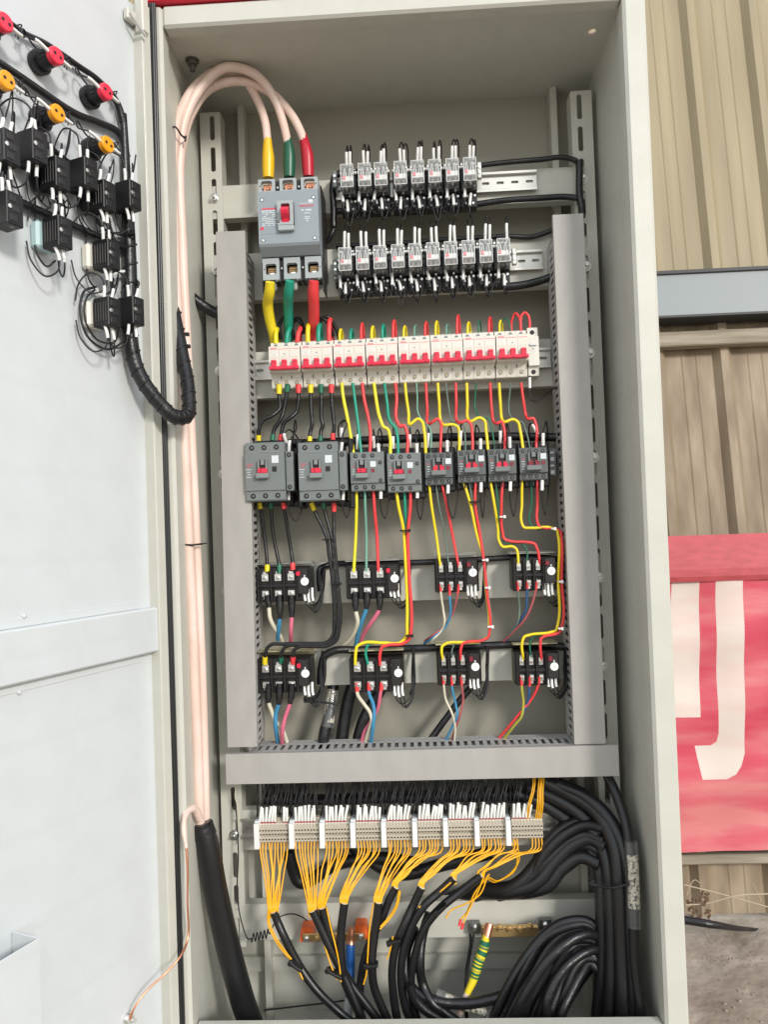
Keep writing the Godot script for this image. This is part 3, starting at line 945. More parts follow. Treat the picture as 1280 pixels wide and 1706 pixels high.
	# harnesses
	var H3 := func(called: String, text: String, r, m: Material, label: String) -> MeshInstance3D:
		var pts := PackedVector3Array()
		for w in text.split(" ", false):
			var a := w.split_floats(",")
			var q := door_px(a[0], a[1], a[2] * 0.001)
			pts.push_back(door_at * q)
		var o := cord(called, pts, r, m, null, 10, 6)
		tag(o, label, "cable")
		return o
	H3.call("lamp_harness", "-300,-190,9 -40,-10,9 40,55,9 70,70,9 130,110,9 165,135,9 195,172,9 205,205,10", [0.0032, 0.0032, 0.0032, 0.004, 0.004, 0.004, 0.005, 0.006], M.cable, "thin black harness sloping along the red lamps")
	H3.call("lamp_harness", "-300,-85,9 -40,80,9 25,122,9 65,150,9 130,192,9 165,205,9 200,225,9 212,262,10", [0.0045, 0.0045, 0.0045, 0.005, 0.005, 0.005, 0.005, 0.005], M.cable, "thicker black harness sloping along the orange lamps")
	H3.call("switch_harness", "-200,215,9 -30,310,9 30,336,9 75,356,9 120,376,9 172,398,9 205,412,10", 0.0055, M.cable, "black sleeved harness crossing the door below the switch rows")
	H3.call("switch_harness", "60,225,8 110,268,8 160,300,8 212,338,10", 0.004, M.cable, "short black harness behind the upper switch row")
	H3.call("harness_branch", "168,310,8 150,345,8 165,375,8 200,388,9 214,382,10", 0.0016, M.soft_black, "thin dark wires drooping left of the hinge side switch pair")
	H3.call("harness_branch", "172,300,8 158,345,8 172,380,8 205,392,9", 0.0013, M.soft_black, "second thin dark wire drooping beside the switch pair")
	H3.call("harness_branch", "58,330,8 58,385,8 62,425,10 78,444,14 92,434,20", 0.0013, M.soft_black, "black wire looping down to the left of the blue switch body")
	H3.call("harness_branch", "143,390,8 143,430,8 150,470,9 175,490,12 196,470,14", 0.0013, M.soft_black, "black wire dropping left of the whitish switch body")
	H3.call("wire_loop", "160,478,10 140,485,10 133,515,10 145,560,12 178,582,14 214,556,22 222,540,30", 0.0016, M.soft_black, "outer black wire loop hanging round the lowest switch pair")
	H3.call("wire_loop", "158,482,10 142,500,10 144,540,10 165,568,12 190,570,20 198,545,30", 0.0014, M.soft_black, "inner black wire loop hanging round the lowest switch pair")
	H3.call("wire_loop", "160,480,12 166,492,14 178,472,14 192,455,14 212,452,12", 0.0022, M.white, "white sleeved wire curling above the lowest switch pair")
	# more loose ends springing out between the switches
	rng.seed = 19
	for i in 16:
		var b = blocks[i % 10]
		var q := door_px(b[0], b[1], 0.03)
		var s := rng.randf_range(0.7, 1.4)
		var x: float = q.x + rng.randf_range(-0.012, 0.012)
		var y: float = q.y + 0.012
		var w0 := rng.randf_range(-0.008, 0.022)
		var p := PackedVector3Array([D(x, y, 0.012), D(x + w0 * 0.1, y + 0.026 * s, 0.03), D(x + w0 * 0.5, y + 0.040 * s, 0.032), D(x + w0, y + 0.026 * s, 0.026), D(x + w0 * 1.1, y + 0.004, 0.016), D(x + w0, y - 0.03 * s, 0.008)])
		if i > 9: p = PackedVector3Array([D(x, y - 0.02, 0.012), D(x + 0.008, y - 0.045 * s, 0.020), D(x + 0.016, y - 0.062 * s, 0.018), D(x + 0.004, y - 0.055 * s, 0.012), D(x - 0.012, y - 0.03, 0.008)])
		var o := cord("wire_loop", p, 0.0010, M.soft_black, null, 6, 6)
		tag(o, "%s thin black wire loop %s the %s" % ["spare" if i % 10 != i else "tall", "over" if i < 10 else "hanging under", short[i % 10]], "wire", "loose wire loops on the door")
	var hose := cord("wiring_hose", PackedVector3Array([D(door_px(205, 190, 0.01).x, door_px(205, 190, 0.01).y, 0.01), door_at * door_px(208, 260, 0.011), door_at * door_px(211, 330, 0.012), door_at * door_px(214, 392, 0.013), door_at * door_px(216, 470, 0.014), door_at * door_px(216, 550, 0.016), door_at * door_px(228, 615, 0.022), P(262, 668, 0.05), P(292, 695, 0.034), P(311, 693, 0.012), P(314, 655, -0.008), P(303, 590, -0.03), P(290, 520, -0.055), P(283, 465, -0.085), P(300, 475, -0.14), P(325, 500, -0.158), P(352, 518, -0.166), P(380, 530, -0.170)]),
		[0.005, 0.0065, 0.0075, 0.0095, 0.0105, 0.0105, 0.0105, 0.0105, 0.0105, 0.0105, 0.0105, 0.0105, 0.010, 0.010, 0.009, 0.0095, 0.0095, 0.0095], M.cable, null, 14, 8)
	tag(hose, "thick black taped hose hanging from the door and swinging into the cabinet", "hose")
	var spiral := PackedVector3Array()
	var rr := PackedFloat32Array()
	var line: PackedVector3Array = smooth(PackedVector3Array([door_at * door_px(214, 392, 0.013), door_at * door_px(216, 470, 0.014), door_at * door_px(216, 550, 0.016), door_at * door_px(228, 615, 0.022), P(262, 668, 0.05), P(292, 695, 0.034), P(311, 693, 0.012), P(314, 655, -0.008), P(303, 590, -0.03), P(290, 520, -0.055)]), PackedFloat32Array([1, 1, 1, 1, 1, 1, 1, 1, 1, 1]), 26)[0]
	for i in range(1, line.size() - 1):
		var d := (line[i + 1] - line[i - 1]).normalized()
		var u := d.cross(Vector3(0.2, 0.1, 0.97)).normalized()
		var w := d.cross(u)
		var a := i * 0.62
		spiral.push_back(line[i] + (u * cos(a) + w * sin(a)) * 0.0102)
		rr.push_back(0.0019)
	var sp := Mb.new()
	for i in spiral.size(): spiral[i] -= hose.position
	sp.tube(spiral, rr, 6)
	put("spiral_wrap", sp, M.cable, hose)
	for q in [[312, 557, -0.045, "upper"], [314, 577, -0.036, "lower"], [317, 617, -0.02, "lowest"]]:
		var c := P(q[0], q[1], q[2])
		var o := thing("cable_tie", c)
		tag(o, "%s black cable tie head sticking out right of the hanging hose" % q[3], "cable tie", "ties on the hanging hose")
		one_box("tie_head", Vector3.ZERO, Vector3(0.006, 0.006, 0.005), 0.001, M.black, o)
		one_box("tie_strap", Vector3(-0.010, 0.001, -0.001), Vector3(0.016, 0.004, 0.0015), 0.0004, M.black, o)
	for q in [[228, 472, 0.026, "beside the lowest switch pair"], [219, 388, 0.026, "where the switch harness joins the hose"]]:
		var o := thing("cable_tie", door_at * door_px(q[0], q[1], q[2]))
		tag(o, "black cable tie on the door hose %s" % q[3], "cable tie", "ties on the hanging hose")
		one_box("tie_head", Vector3.ZERO, Vector3(0.007, 0.007, 0.006), 0.001, M.black, o)
		one_box("tie_strap", Vector3(-0.010, 0.0, -0.003), Vector3(0.02, 0.004, 0.0015), 0.0004, M.black, o)
	# clear covers and the earthing wire
	for q in [[12, 375, "at the left edge"], [98, 428, "under the blue switch body"]]:
		var o := thing("plastic_wrap", door_at * door_px(q[0], q[1], 0.03))
		tag(o, "crinkled clear plastic wrapped round a switch %s" % q[2], "plastic wrap")
		var m := Mb.new()
		for k in 9:
			m.box(Vector3(rng.randf_range(-0.010, 0.010), rng.randf_range(-0.008, 0.008), rng.randf_range(-0.006, 0.006)), Vector3(rng.randf_range(0.004, 0.009), rng.randf_range(0.003, 0.007), 0.003), 0.001)
		put("wrap_fold", m, M.clear, o)
	var w := cord("earthing_wire", PackedVector3Array([P(333, 1365, -0.05), P(322, 1347, -0.03), P(309, 1356, -0.005), P(306, 1375, 0.01), P(311, 1420, 0.018), P(312, 1500, 0.02), P(311, 1570, 0.022), P(300, 1594, 0.046), P(275, 1622, 0.062), door_at * door_px(240, 1655, 0.022), door_at * door_px(222, 1682, 0.016), D(door_px(214, 1697, 0.01).x, door_px(214, 1697, 0.01).y, 0.012)]), [0.005, 0.005, 0.004, 0.0028, 0.0018, 0.0014, 0.0018, 0.0015, 0.0014, 0.0014, 0.0014, 0.0022], M.copper, null, 8, 6)
	tag(w, "bare copper earthing braid running from the pink cables to the foot of the door", "wire")
	on(w, "pink_sheath", PackedVector3Array([P(333, 1365, -0.05), P(322, 1347, -0.03), P(309, 1356, -0.005), P(306, 1375, 0.01), P(311, 1410, 0.017)]), [0.0062, 0.0062, 0.0058, 0.004, 0.0028], M.pink, 10, 6)
# ---- wiring ducts -------------------------------------------------------
func slot_wall(o: Vector3, along: Vector3, across: Vector3, length: float, deep: float) -> Mb:     # a duct side with a row of slots
	var g := Mb.new()
	var n := int(length / 0.0128)
	var q := along.cross(across)
	for k in n:
		g.cell(o + along * (length * (k + 0.5) / n - length * 0.5), along, across, length / n, deep * 0.62, 0.0064, deep * 0.42, 0.0014, 12)
	for s in [-1.0, 1.0]:
		var c: Vector3 = o + across * s * deep * 0.405 - q * 0.0007
		g.box(c, (along * length + across * deep * 0.19 + q * 0.0014).abs(), 0.0)
	return g

func build_ducts() -> void:
	for s in [-1.0, 1.0]:
		var top := P(383.5, 385, -0.115) if s < 0 else P(947, 356.5, -0.115)
		var bot := P(403.5, 1245, -0.115) if s < 0 else P(984, 1240, -0.115)
		var d := thing("wiring_duct", Vector3((top.x + bot.x) * 0.5, (top.y + bot.y) * 0.5, -0.193))
		d.rotation.z = atan2(top.x - bot.x, top.y - bot.y) * -1.0
		tag(d, "upright grey slotted wiring duct on the %s of the breakers and contactors" % ("left" if s < 0 else "right"), "wiring duct", "slotted wiring ducts")
		var len_: float = top.distance_to(bot)
		var wide := 0.0495 if s < 0 else 0.0505
		var cov := Mb.new()
		cov.box(Vector3(0, 0, 0.0772), Vector3(wide, len_, 0.0016), 0.0006)
		for e in [-1.0, 1.0]: cov.box(Vector3(e * (wide * 0.5 - 0.0007), 0, 0.0725), Vector3(0.0014, len_, 0.008), 0.0)
		put("duct_cover", cov, M.duct, d)
		var lb := len_ - 0.028
		for e in [-1.0, 1.0]:
			var w := slot_wall(Vector3(e * (wide * 0.5 - 0.0022), -0.014, 0.037), Vector3.UP, Vector3(0, 0, e), lb, 0.072)
			put("slotted_side", w, M.duct_slots, d)
		one_box("duct_base", Vector3(0, -0.014, 0.0008), Vector3(wide - 0.006, lb, 0.0016), 0.0, M.duct_slots, d)
	var a := P(375, 1257, -0.11)
	var b := P(1033, 1293, -0.11)
	var dd := thing("wiring_duct", Vector3((a.x + b.x) * 0.5, (a.y + b.y) * 0.5, -0.193))
	tag(dd, "level grey slotted wiring duct lying across under the overload relays", "wiring duct", "slotted wiring ducts")
	var lw := b.x - a.x
	var hh := a.y - b.y
	var cv := Mb.new()
	cv.box(Vector3(0, 0, 0.0822), Vector3(lw, hh, 0.0016), 0.0006)
	for e in [-1.0, 1.0]: cv.box(Vector3(0, e * (hh * 0.5 - 0.0007), 0.0775), Vector3(lw, 0.0014, 0.008), 0.0)
	put("duct_cover", cv, M.duct, dd)
	for e in [-1.0, 1.0]:
		var w := slot_wall(Vector3(0.0, e * (hh * 0.5 - 0.0022), 0.040), Vector3.RIGHT, Vector3(0, 0, -e), 0.555, 0.078)
		put("slotted_side", w, M.duct_slots, dd)
	one_box("duct_base", Vector3(0, 0, 0.0008), Vector3(0.60, hh - 0.004, 0.0016), 0.0, M.duct_slots, dd)

# ---- the devices on the rails ------------------------------------------
func screw_in(called: String, at: Vector3, r: float, well: Material, head: Material, parent: Node) -> void:    # a dark rimmed well with a slotted head
	var m := Mb.new()
	m.lathe(Vector3.ZERO, Vector3(0, 0, 1), [[-0.001, r * 1.15], [0.0004, r * 1.15], [0.0006, r], [0.0006, r * 0.78], [0.0001, r * 0.72], [0.0001, 0.0]], 14)
	var w := obj(called, m.mesh(), well, parent, at)
	var h := Mb.new()
	h.cyl(Vector3(0, 0, 0.00012), Vector3(0, 0, 0.0005), r * 0.58, r * 0.5, 10)
	h.box(Vector3(0, 0, 0.0006), Vector3(r * 0.95, r * 0.18, 0.0002), 0.0)
	obj("screw_head", h.mesh(), head, w)

func lettering(text: String, size: float, at: Vector3, material: Material, parent: Node) -> MeshInstance3D:
	var t := TextMesh.new()
	var f := SystemFont.new()
	f.font_names = PackedStringArray(["Droid Sans"])
	f.font_weight = 700
	t.font = f
	t.text = text
	t.font_size = 20
	t.pixel_size = size / 20.0
	t.depth = 0.0002
	t.curve_step = 4.0
	return obj("printed_lettering", t, material, parent, at)

func make_breaker(toggle_drop: float) -> Node3D:
	var o := thing("circuit_breaker")
	var prof := PackedVector2Array()
	for q in [[0, -0.040], [0, 0.040], [0.040, 0.040], [0.0425, 0.038], [0.0425, 0.0285], [0.0625, 0.0285], [0.064, 0.027], [0.064, -0.0145], [0.0625, -0.016], [0.0475, -0.0165], [0.0455, -0.019], [0.041, -0.0385], [0.039, -0.040]]: prof.push_back(Vector2(q[0], q[1]))
	var pm := Mb.new()
	pm.prism(prof, Vector3(-0.00875, 0, 0), Vector3(0, 0, 1), Vector3.UP, Vector3(0.0175, 0, 0))
	var mesh := pm.mesh()
	for k in 3:
		var x := (k - 1) * 0.0178
		var pole := obj("pole", mesh, M.cream, o, Vector3(x, 0, 0))
		var up := Mb.new()
		screw_in("terminal_screw", Vector3(0, 0.0335, 0.0425), 0.0032, M.grey_print, M.dark_steel, pole)
		screw_in("terminal_screw", Vector3(-0.001, -0.0305, 0.0434), 0.0030, M.grey_print, M.brass, pole)
		one_box("red_line", Vector3(0.0, 0.0232, 0.0641), Vector3(0.0152, 0.0007, 0.0002), 0.0, M.red_print, pole)
		one_box("toggle_gap", Vector3(0, 0.0005, 0.0641), Vector3(0.0105, 0.021, 0.0004), 0.0001, M.cream_dark, pole)
		one_box("vent_slot", Vector3(0.0084, -0.0215, 0.0452), Vector3(0.0011, 0.0038, 0.002), 0.0, M.soft_black, pole)
		one_box("base_seam", Vector3(0, -0.0385, 0.0412), Vector3(0.006, 0.0012, 0.0012), 0.0, M.cream_dark, pole)
	var hd := Mb.new()
	hd.box(Vector3(0, -0.0105 - toggle_drop, 0.0705), Vector3(0.0505, 0.0058, 0.0085), 0.0012)
	var bar := put("handle_tie_bar", hd, M.red, o)
	for k in 3:
		var x := (k - 1) * 0.0178
		var tg := Mb.new()
		tg.box(Vector3(x, -0.0025 - toggle_drop, 0.0680), Vector3(0.0086, 0.0125, 0.0070), 0.0010)
		put("toggle", tg, M.red, o)
		one_box("toggle_groove", Vector3(x, -0.0005 - toggle_drop, 0.0716), Vector3(0.0072, 0.0008, 0.0004), 0.0, M.dark_red, o)
		one_box("tie_pin", Vector3(x, -0.0112 - toggle_drop, 0.0748), Vector3(0.004, 0.0012, 0.0004), 0.0, M.dark_red, o)
	var lb := QuadMesh.new()
	lb.size = Vector2(0.0125, 0.0105)
	obj("rating_print", lb, M.small_print, o, Vector3(-0.0182, 0.0165, 0.06425))
	lettering("DELIXI", 0.0030, Vector3(-0.0182, 0.0251, 0.0641), M.red_print, o)
	one_box("catalogue_print", Vector3(0.0, 0.0145, 0.0641), Vector3(0.0028, 0.0022, 0.0002), 0.0, M.grey_print, o)
	return o

func build_devices() -> void:
	build_main_breaker()
	# eight three-pole breakers
	var z0 := -0.200
	var br := make_breaker(0.0)
	var edges := [[446.2, 577.5], [500, 575], [554.3, 572.5], [608.6, 569.8], [663, 566.8], [717.3, 564], [771.5, 561], [826.5, 558.2]]
	for i in 8:
		var q := P(edges[i][0] + 27.0, edges[i][1] - 1.5, z0 + 0.064)
		var at := Vector3(q.x, q.y - 0.0285, z0)
		var o := br
		if i > 0: o = copy_of(br, "circuit_breaker", at)
		o.position = at
		tag(o, "white three-pole circuit breaker with red handle, %s" % ["leftmost, under the thick yellow cable", "second, under the thick green and red cables", "third, left of the row's middle", "fourth from the left in the row", "fifth from the left in the row", "sixth from the left in the row", "seventh, next but one to the narrow end unit", "eighth, touching the narrow white end unit"][i], "circuit breaker", "three-pole circuit breakers in one row")
	# narrow control-circuit unit at the right end
	var n := thing("fuse_holder", P(890, 556, z0 + 0.05) + Vector3(0, 0, -0.05))
	n.position = Vector3(P(889, 570, z0 + 0.05).x, br.position.y + 0.003, z0)
	tag(n, "narrow white single-pole unit closing the right end of the breaker row", "fuse holder")
	var np := PackedVector2Array()
	for q in [[0, -0.040], [0, 0.042], [0.043, 0.042], [0.0445, 0.040], [0.0445, 0.026], [0.052, 0.025], [0.052, -0.024], [0.0445, -0.025], [0.0435, -0.040]]: np.push_back(Vector2(q[0], q[1]))
	var nm := Mb.new()
	nm.prism(np, Vector3(-0.0088, 0, 0), Vector3(0, 0, 1), Vector3.UP, Vector3(0.0176, 0, 0))
	var nb := put("unit_body", nm, M.cream, n)
	screw_in("terminal_screw", Vector3(-0.0005, 0.0335, 0.0446), 0.0034, M.black, M.black, n)
	screw_in("terminal_screw", Vector3(-0.0005, -0.0335, 0.0440), 0.0034, M.black, M.black, n)
	one_box("pull_lever", Vector3(-0.001, 0.011, 0.0535), Vector3(0.012, 0.004, 0.003), 0.0006, M.print, n)
	var nl := QuadMesh.new()
	nl.size = Vector2(0.0115, 0.011)
	obj("rating_print", nl, M.small_print, n, Vector3(-0.001, -0.001, 0.0523))
	one_box("indicator_window", Vector3(-0.001, 0.004, 0.0523), Vector3(0.002, 0.002, 0.0006), 0.0, M.black, n)
	build_contactors()
	build_overloads()
	build_relays()
	build_terminals()

func build_main_breaker() -> void:
	var zb := -0.197
	var d := 0.105
	var c := P(480.5, 366, zb + d)
	var o := thing("main_breaker", Vector3(c.x, c.y, zb))
	tag(o, "large grey moulded case main breaker with a red handle at top left", "circuit breaker")
	var sc := 1.0 / (P(481, 366, zb + d).distance_to(P(581, 366, zb + d)) * 10.0) * 0.001
	var u := 0.00091          # metres per photo pixel at this face
	var bw := 0.0995
	var body := Mb.new()
	var prof := PackedVector2Array()
	for q in [[0.0, -0.052], [0.0, 0.050], [d - 0.012, 0.050], [d - 0.001, 0.049], [d, 0.047], [d, -0.038], [d - 0.003, -0.042], [d - 0.020, -0.0525]]: prof.push_back(Vector2(q[0], q[1]))
	body.prism(prof, Vector3(-bw * 0.5, 0, 0), Vector3(0, 0, 1), Vector3.UP, Vector3(bw, 0, 0))
	put("front_cover", body, M.mccb, o)
	var side := Mb.new()
	side.box(Vector3(0, -0.002, 0.032), Vector3(bw + 0.004, 0.150, 0.064), 0.002)
	put("rear_case", side, M.bakelite, o)
	for s in [1.0, -1.0]:
		var yc := 0.0605 if s > 0 else -0.0725
		var hgt := 0.022 if s > 0 else 0.036
		var zz := d - 0.006 if s > 0 else d - 0.022
		for k in 3:
			var x := (k - 1) * 0.0355
			var fr := Mb.new()
			fr.cell(Vector3(x, yc, zz), Vector3.RIGHT, Vector3.UP, 0.0275, hgt, 0.0185, 0.0180 if s < 0 else 0.0165, 0.010, 24, 0.0042)
			fr.box(Vector3(x - 0.01325, yc, zz - 0.022), Vector3(0.001, hgt, 0.034), 0.0)
			fr.box(Vector3(x + 0.01325, yc, zz - 0.022), Vector3(0.001, hgt, 0.034), 0.0)
			var f := put("terminal_housing", fr, M.mccb_light, o)
			one_box("terminal_clamp", Vector3(x + 0.001, yc - 0.001, zz - 0.016), Vector3(0.0165, 0.015, 0.012), 0.001, M.copper if s > 0 else M.bronze, f)
			if s > 0: one_box("clamp_bolt", Vector3(x + 0.001, yc - 0.002, zz - 0.009), Vector3(0.007, 0.006, 0.006), 0.002, M.copper, f)
			else:
				one_box("clamp_bolt", Vector3(x + 0.001, yc + 0.002, zz - 0.0095), Vector3(0.011, 0.0012, 0.003), 0.0005, M.brass, f)
				one_box("clamp_bolt", Vector3(x + 0.001, yc - 0.001, zz - 0.0095), Vector3(0.011, 0.0012, 0.003), 0.0005, M.brass, f)
				one_box("clamp_bolt", Vector3(x + 0.001, yc - 0.0055, zz - 0.0085), Vector3(0.009, 0.004, 0.004), 0.0008, M.tin, f)
				one_box("lug", Vector3(x + 0.001, yc - 0.024, zz - 0.016), Vector3(0.011, 0.016, 0.006), 0.002, M.tin, f)
			if k < 2:
				var g := Mb.new()
				g.box(Vector3(x + 0.01775, yc, zz - 0.020), Vector3(0.0075, hgt, 0.024), 0.0)
				put("phase_barrier", g, M.bakelite, o)
				var m := Mb.new()
				m.lathe(Vector3(x + 0.01775, yc - 0.002 * s, zz - 0.008), Vector3(0, 0, 1), [[0.0, 0.0026], [0.003, 0.0024], [0.004, 0.0012], [0.004, 0.0]], 12)
				put("fixing_screw", m, M.tin, o)
			if k != 1:
				var m := Mb.new()
				var sx := signf(k - 1.0)
				m.lathe(Vector3(x + sx * 0.0112, yc, zz + 0.0001), Vector3(0, 0, 1), [[0.0, 0.0011], [0.0002, 0.0011], [0.0002, 0.0]], 8)
				put("rivet_hole", m, M.black, f)
		if s < 0:
			for k in 2:
				one_box("side_wing", Vector3((k * 2 - 1) * 0.0508, yc - 0.012, zz - 0.03), Vector3(0.0016, 0.05, 0.05), 0.0, M.bakelite, o)
	for q in [[-0.0425, 0.035], [0.0425, 0.035], [-0.0425, -0.032], [0.0425, -0.032]]:
		var m := Mb.new()
		m.lathe(Vector3(q[0], q[1], d), Vector3(0, 0, 1), [[-0.001, 0.0032], [0.0003, 0.0032], [0.0003, 0.0026]], 14)
		var rim := put("screw_well", m, M.black, o)
		var h := Mb.new()
		h.lathe(Vector3(q[0], q[1] - 0.0004, d), Vector3(0, 0, 1), [[0.0002, 0.0025], [0.0012, 0.0021], [0.0014, 0.0]], 12)
		put("screw_head", h, M.tin, rim)
	# handle housing with its window
	var hx := -0.0035
	var hh := Mb.new()
	hh.cell(Vector3(hx, 0.009, d + 0.008), Vector3.RIGHT, Vector3.UP, 0.0265, 0.040, 0.0145, 0.0300, 0.008, 24, 0.0025)
	hh.box(Vector3(hx, -0.0155, d + 0.004), Vector3(0.0265, 0.009, 0.008), 0.001)
	put("handle_housing", hh, M.mccb_light, o)
	one_box("handle_recess", Vector3(hx, 0.0085, d + 0.0004), Vector3(0.020, 0.032, 0.0006), 0.0, M.dark_red, o)
	var tg := Mb.new()
	var tp := PackedVector2Array()
	for q in [[0.0, -0.0145], [0.0, 0.010], [0.010, 0.0105], [0.019, 0.006], [0.0205, 0.001], [0.018, -0.0035], [0.010, -0.010], [0.008, -0.0145]]: tp.push_back(Vector2(q[0], q[1]))
	tg.prism(tp, Vector3(hx - 0.0058, 0.0075, d), Vector3(0, 0, 1), Vector3.UP, Vector3(0.0116, 0, 0))
	put("red_handle", tg, M.red, o)
	one_box("trip_button", Vector3(hx - 0.0112, -0.0045, d + 0.0085), Vector3(0.0035, 0.0055, 0.002), 0.0008, M.dark_steel, o)
	# printed plates
	one_box("plate_frame", Vector3(-0.0318, -0.0005, d + 0.0002), Vector3(0.0275, 0.043, 0.0004), 0.0, M.mccb, o)
	one_box("red_line", Vector3(-0.0310, 0.0195, d + 0.0005), Vector3(0.024, 0.0022, 0.0003), 0.0, M.red_print, o)
	one_box("red_line", Vector3(0.0305, 0.0225, d + 0.0002), Vector3(0.024, 0.0008, 0.0003), 0.0, M.red_print, o)
	one_box("red_line", Vector3(0.0305, 0.0205, d + 0.0002), Vector3(0.024, 0.0006, 0.0003), 0.0, M.red_print, o)
	rng.seed = 21
	for row in 9:
		var y := 0.0160 - row * 0.0030
		var x := -0.0435
		while x < -0.021:
			var w := rng.randf_range(0.002, 0.006)
			if row > 1 and rng.randf() < 0.3:
				x += w
				continue
			one_box("small_print", Vector3(x + w * 0.5, y, d + 0.0005), Vector3(w, 0.0013 if row > 0 else 0.0018, 0.0002), 0.0, M.print, o)
			x += w + 0.0009
	for q in [[0.0305, 0.0255, 0.022, 0.0008], [0.0375, 0.029, 0.007, 0.005], [0.0235, 0.0145, 0.004, 0.0022], [0.0335, 0.0145, 0.010, 0.0022], [0.031, 0.0095, 0.010, 0.0013], [0.031, 0.003, 0.009, 0.0012], [0.031, 0.0005, 0.009, 0.0012], [0.031, -0.003, 0.003, 0.0022]]:
		one_box("small_print", Vector3(q[0], q[1], d + 0.0002), Vector3(q[2], q[3], 0.0002), 0.0, M.print, o)
	one_box("red_mark", Vector3(-0.044, -0.0128, d + 0.0003), Vector3(0.0055, 0.0045, 0.0004), 0.0, M.red, o)

func make_contactor(kind: int) -> Node3D:       # 0 large with side block, 1 middle, 2 small
	var o := thing("contactor")
	var w: float = [0.0650, 0.0560, 0.0455][kind]
	var h: float = [0.0970, 0.0655, 0.0545][kind]
	var d: float = [0.092, 0.074, 0.070][kind]
	var shelf: float = [0.0165, 0.0125, 0.0115][kind]
	var dr: float = [0.0035, 0.005, 0.006][kind]
	var m: Material = M.contactor if kind < 2 else M.small_contactor
	var ml: Material = M.contactor_light if kind < 2 else M.contactor
	var base := Mb.new()
	base.box(Vector3(0.004, 0, 0.024), Vector3(w + 0.006, h + (0.014 if kind == 0 else 0.020), 0.048), 0.002)
	put("black_base", base, M.black, o)
	var pr := PackedVector2Array()
	var y := h * 0.5
	for q in [[0.040, -y], [0.040, y], [d - dr - 0.002, y], [d - dr, y - 0.002], [d - dr, y - shelf], [d, y - shelf - 0.001], [d, -y + shelf + 0.001], [d - dr, -y + shelf], [d - dr, -y + 0.002], [d - dr - 0.002, -y]]: pr.push_back(Vector2(q[0], q[1]))
	var b := Mb.new()
	b.prism(pr, Vector3(-w * 0.5, 0, 0), Vector3(0, 0, 1), Vector3.UP, Vector3(w, 0, 0))
	put("body", b, m, o)
	var zs := d - dr
	var n := 4 if kind == 2 else 3
	var x0: float = [-0.0215, -0.0195, -0.0165][kind]
	var dx: float = [0.0205, 0.0142, 0.0109][kind]
	var r: float = [0.0038, 0.0031, 0.0027][kind]
	for s in [1.0, -1.0]:
		for k in n:
			screw_in("terminal_screw", Vector3(x0 + k * dx, s * (y - shelf * 0.52), zs), r, M.black, M.dark_steel, o)
		one_box("shelf_edge", Vector3(-0.001, s * (y - shelf + 0.0006), zs + 0.0002), Vector3(w * 0.86, 0.0008, 0.0006), 0.0, M.grey_print if kind < 2 else M.contactor_light, o)
		if kind > 0:        # teeth of the black base between the entering wires
			for k in 4: one_box("entry_partition", Vector3(x0 - dx * 0.5 + k * dx, s * (y + 0.004), 0.050), Vector3(0.0022, 0.010, 0.014), 0.0, M.black, o)
	if kind == 1:
		for s in [1.0, -1.0]: screw_in("coil_screw", Vector3(0.0215, s * (y - shelf - 0.0055) - 0.001, d), 0.0028, M.black, M.dark_steel, o)
	# carrier with the red indicator
	var cx: float = [-0.0035, -0.0090, -0.0005][kind]
	var cw: float = [0.0190, 0.0195, 0.0225][kind]
	var cy := 0.002
	one_box("carrier_recess", Vector3(cx, cy + 0.010, d + 0.0003), Vector3(cw * 0.8, 0.014, 0.0008), 0.0, M.soft_black, o)
	var g := Mb.new()
	g.box(Vector3(cx - cw * 0.34, cy + 0.0085, d + 0.003), Vector3(cw * 0.14, 0.0155, 0.006), 0.0006)
	g.box(Vector3(cx + cw * 0.34, cy + 0.0085, d + 0.003), Vector3(cw * 0.14, 0.0155, 0.006), 0.0006)
	g.box(Vector3(cx, cy + 0.0125, d + 0.002), Vector3(cw * 0.32, 0.008, 0.004), 0.0006)
	put("carrier_rails", g, ml, o)
	if kind < 2:
		one_box("red_indicator", Vector3(cx, cy - 0.001, d + 0.0035), Vector3(cw * 0.82, 0.0085 if kind == 0 else 0.0075, 0.006), 0.001, M.red, o)
		one_box("indicator_rib", Vector3(cx - cw * 0.1, cy - 0.001, d + 0.0068), Vector3(0.001, 0.0078 if kind == 0 else 0.007, 0.0008), 0.0, M.dark_red, o)
		if kind == 1: one_box("indicator_shade", Vector3(cx + cw * 0.38, cy - 0.001, d + 0.004), Vector3(cw * 0.10, 0.0075, 0.006), 0.0005, M.dark_red, o)
	else:
		for s in [-1.0, 1.0]: one_box("red_indicator", Vector3(cx + s * cw * 0.25, cy - 0.001, d + 0.0025), Vector3(cw * 0.34, 0.0095, 0.0045), 0.0008, M.red, o)
	var lip := Mb.new()
	lip.box(Vector3(cx, cy - 0.0095 if kind != 1 else cy - 0.0095, d + 0.005), Vector3(cw * 1.12, 0.0085, 0.010), 0.0012)
	put("carrier_lip", lip, ml, o)
	var wx: float = [0.0158, 0.0092, 0.0158][kind]
	if kind == 0:
		one_box("marker_window", Vector3(wx, 0.0035, d + 0.0003), Vector3(0.0075, 0.0085, 0.0006), 0.0, M.black, o)
		one_box("white_marker", Vector3(wx + 0.0015, 0.0195, d + 0.0004), Vector3(0.0115, 0.0125, 0.0008), 0.0002, M.print, o)
	else:
		one_box("marker_window", Vector3(wx, 0.001, d + 0.0003), Vector3(0.0055, 0.0058, 0.0006), 0.0, M.dark_red, o)
		one_box("white_marker", Vector3(wx + (0.0005 if kind == 1 else -0.0), 0.0115, d + 0.0004), Vector3(0.0095, 0.0095, 0.0008), 0.0002, M.print, o)
	rng.seed = 31 + kind
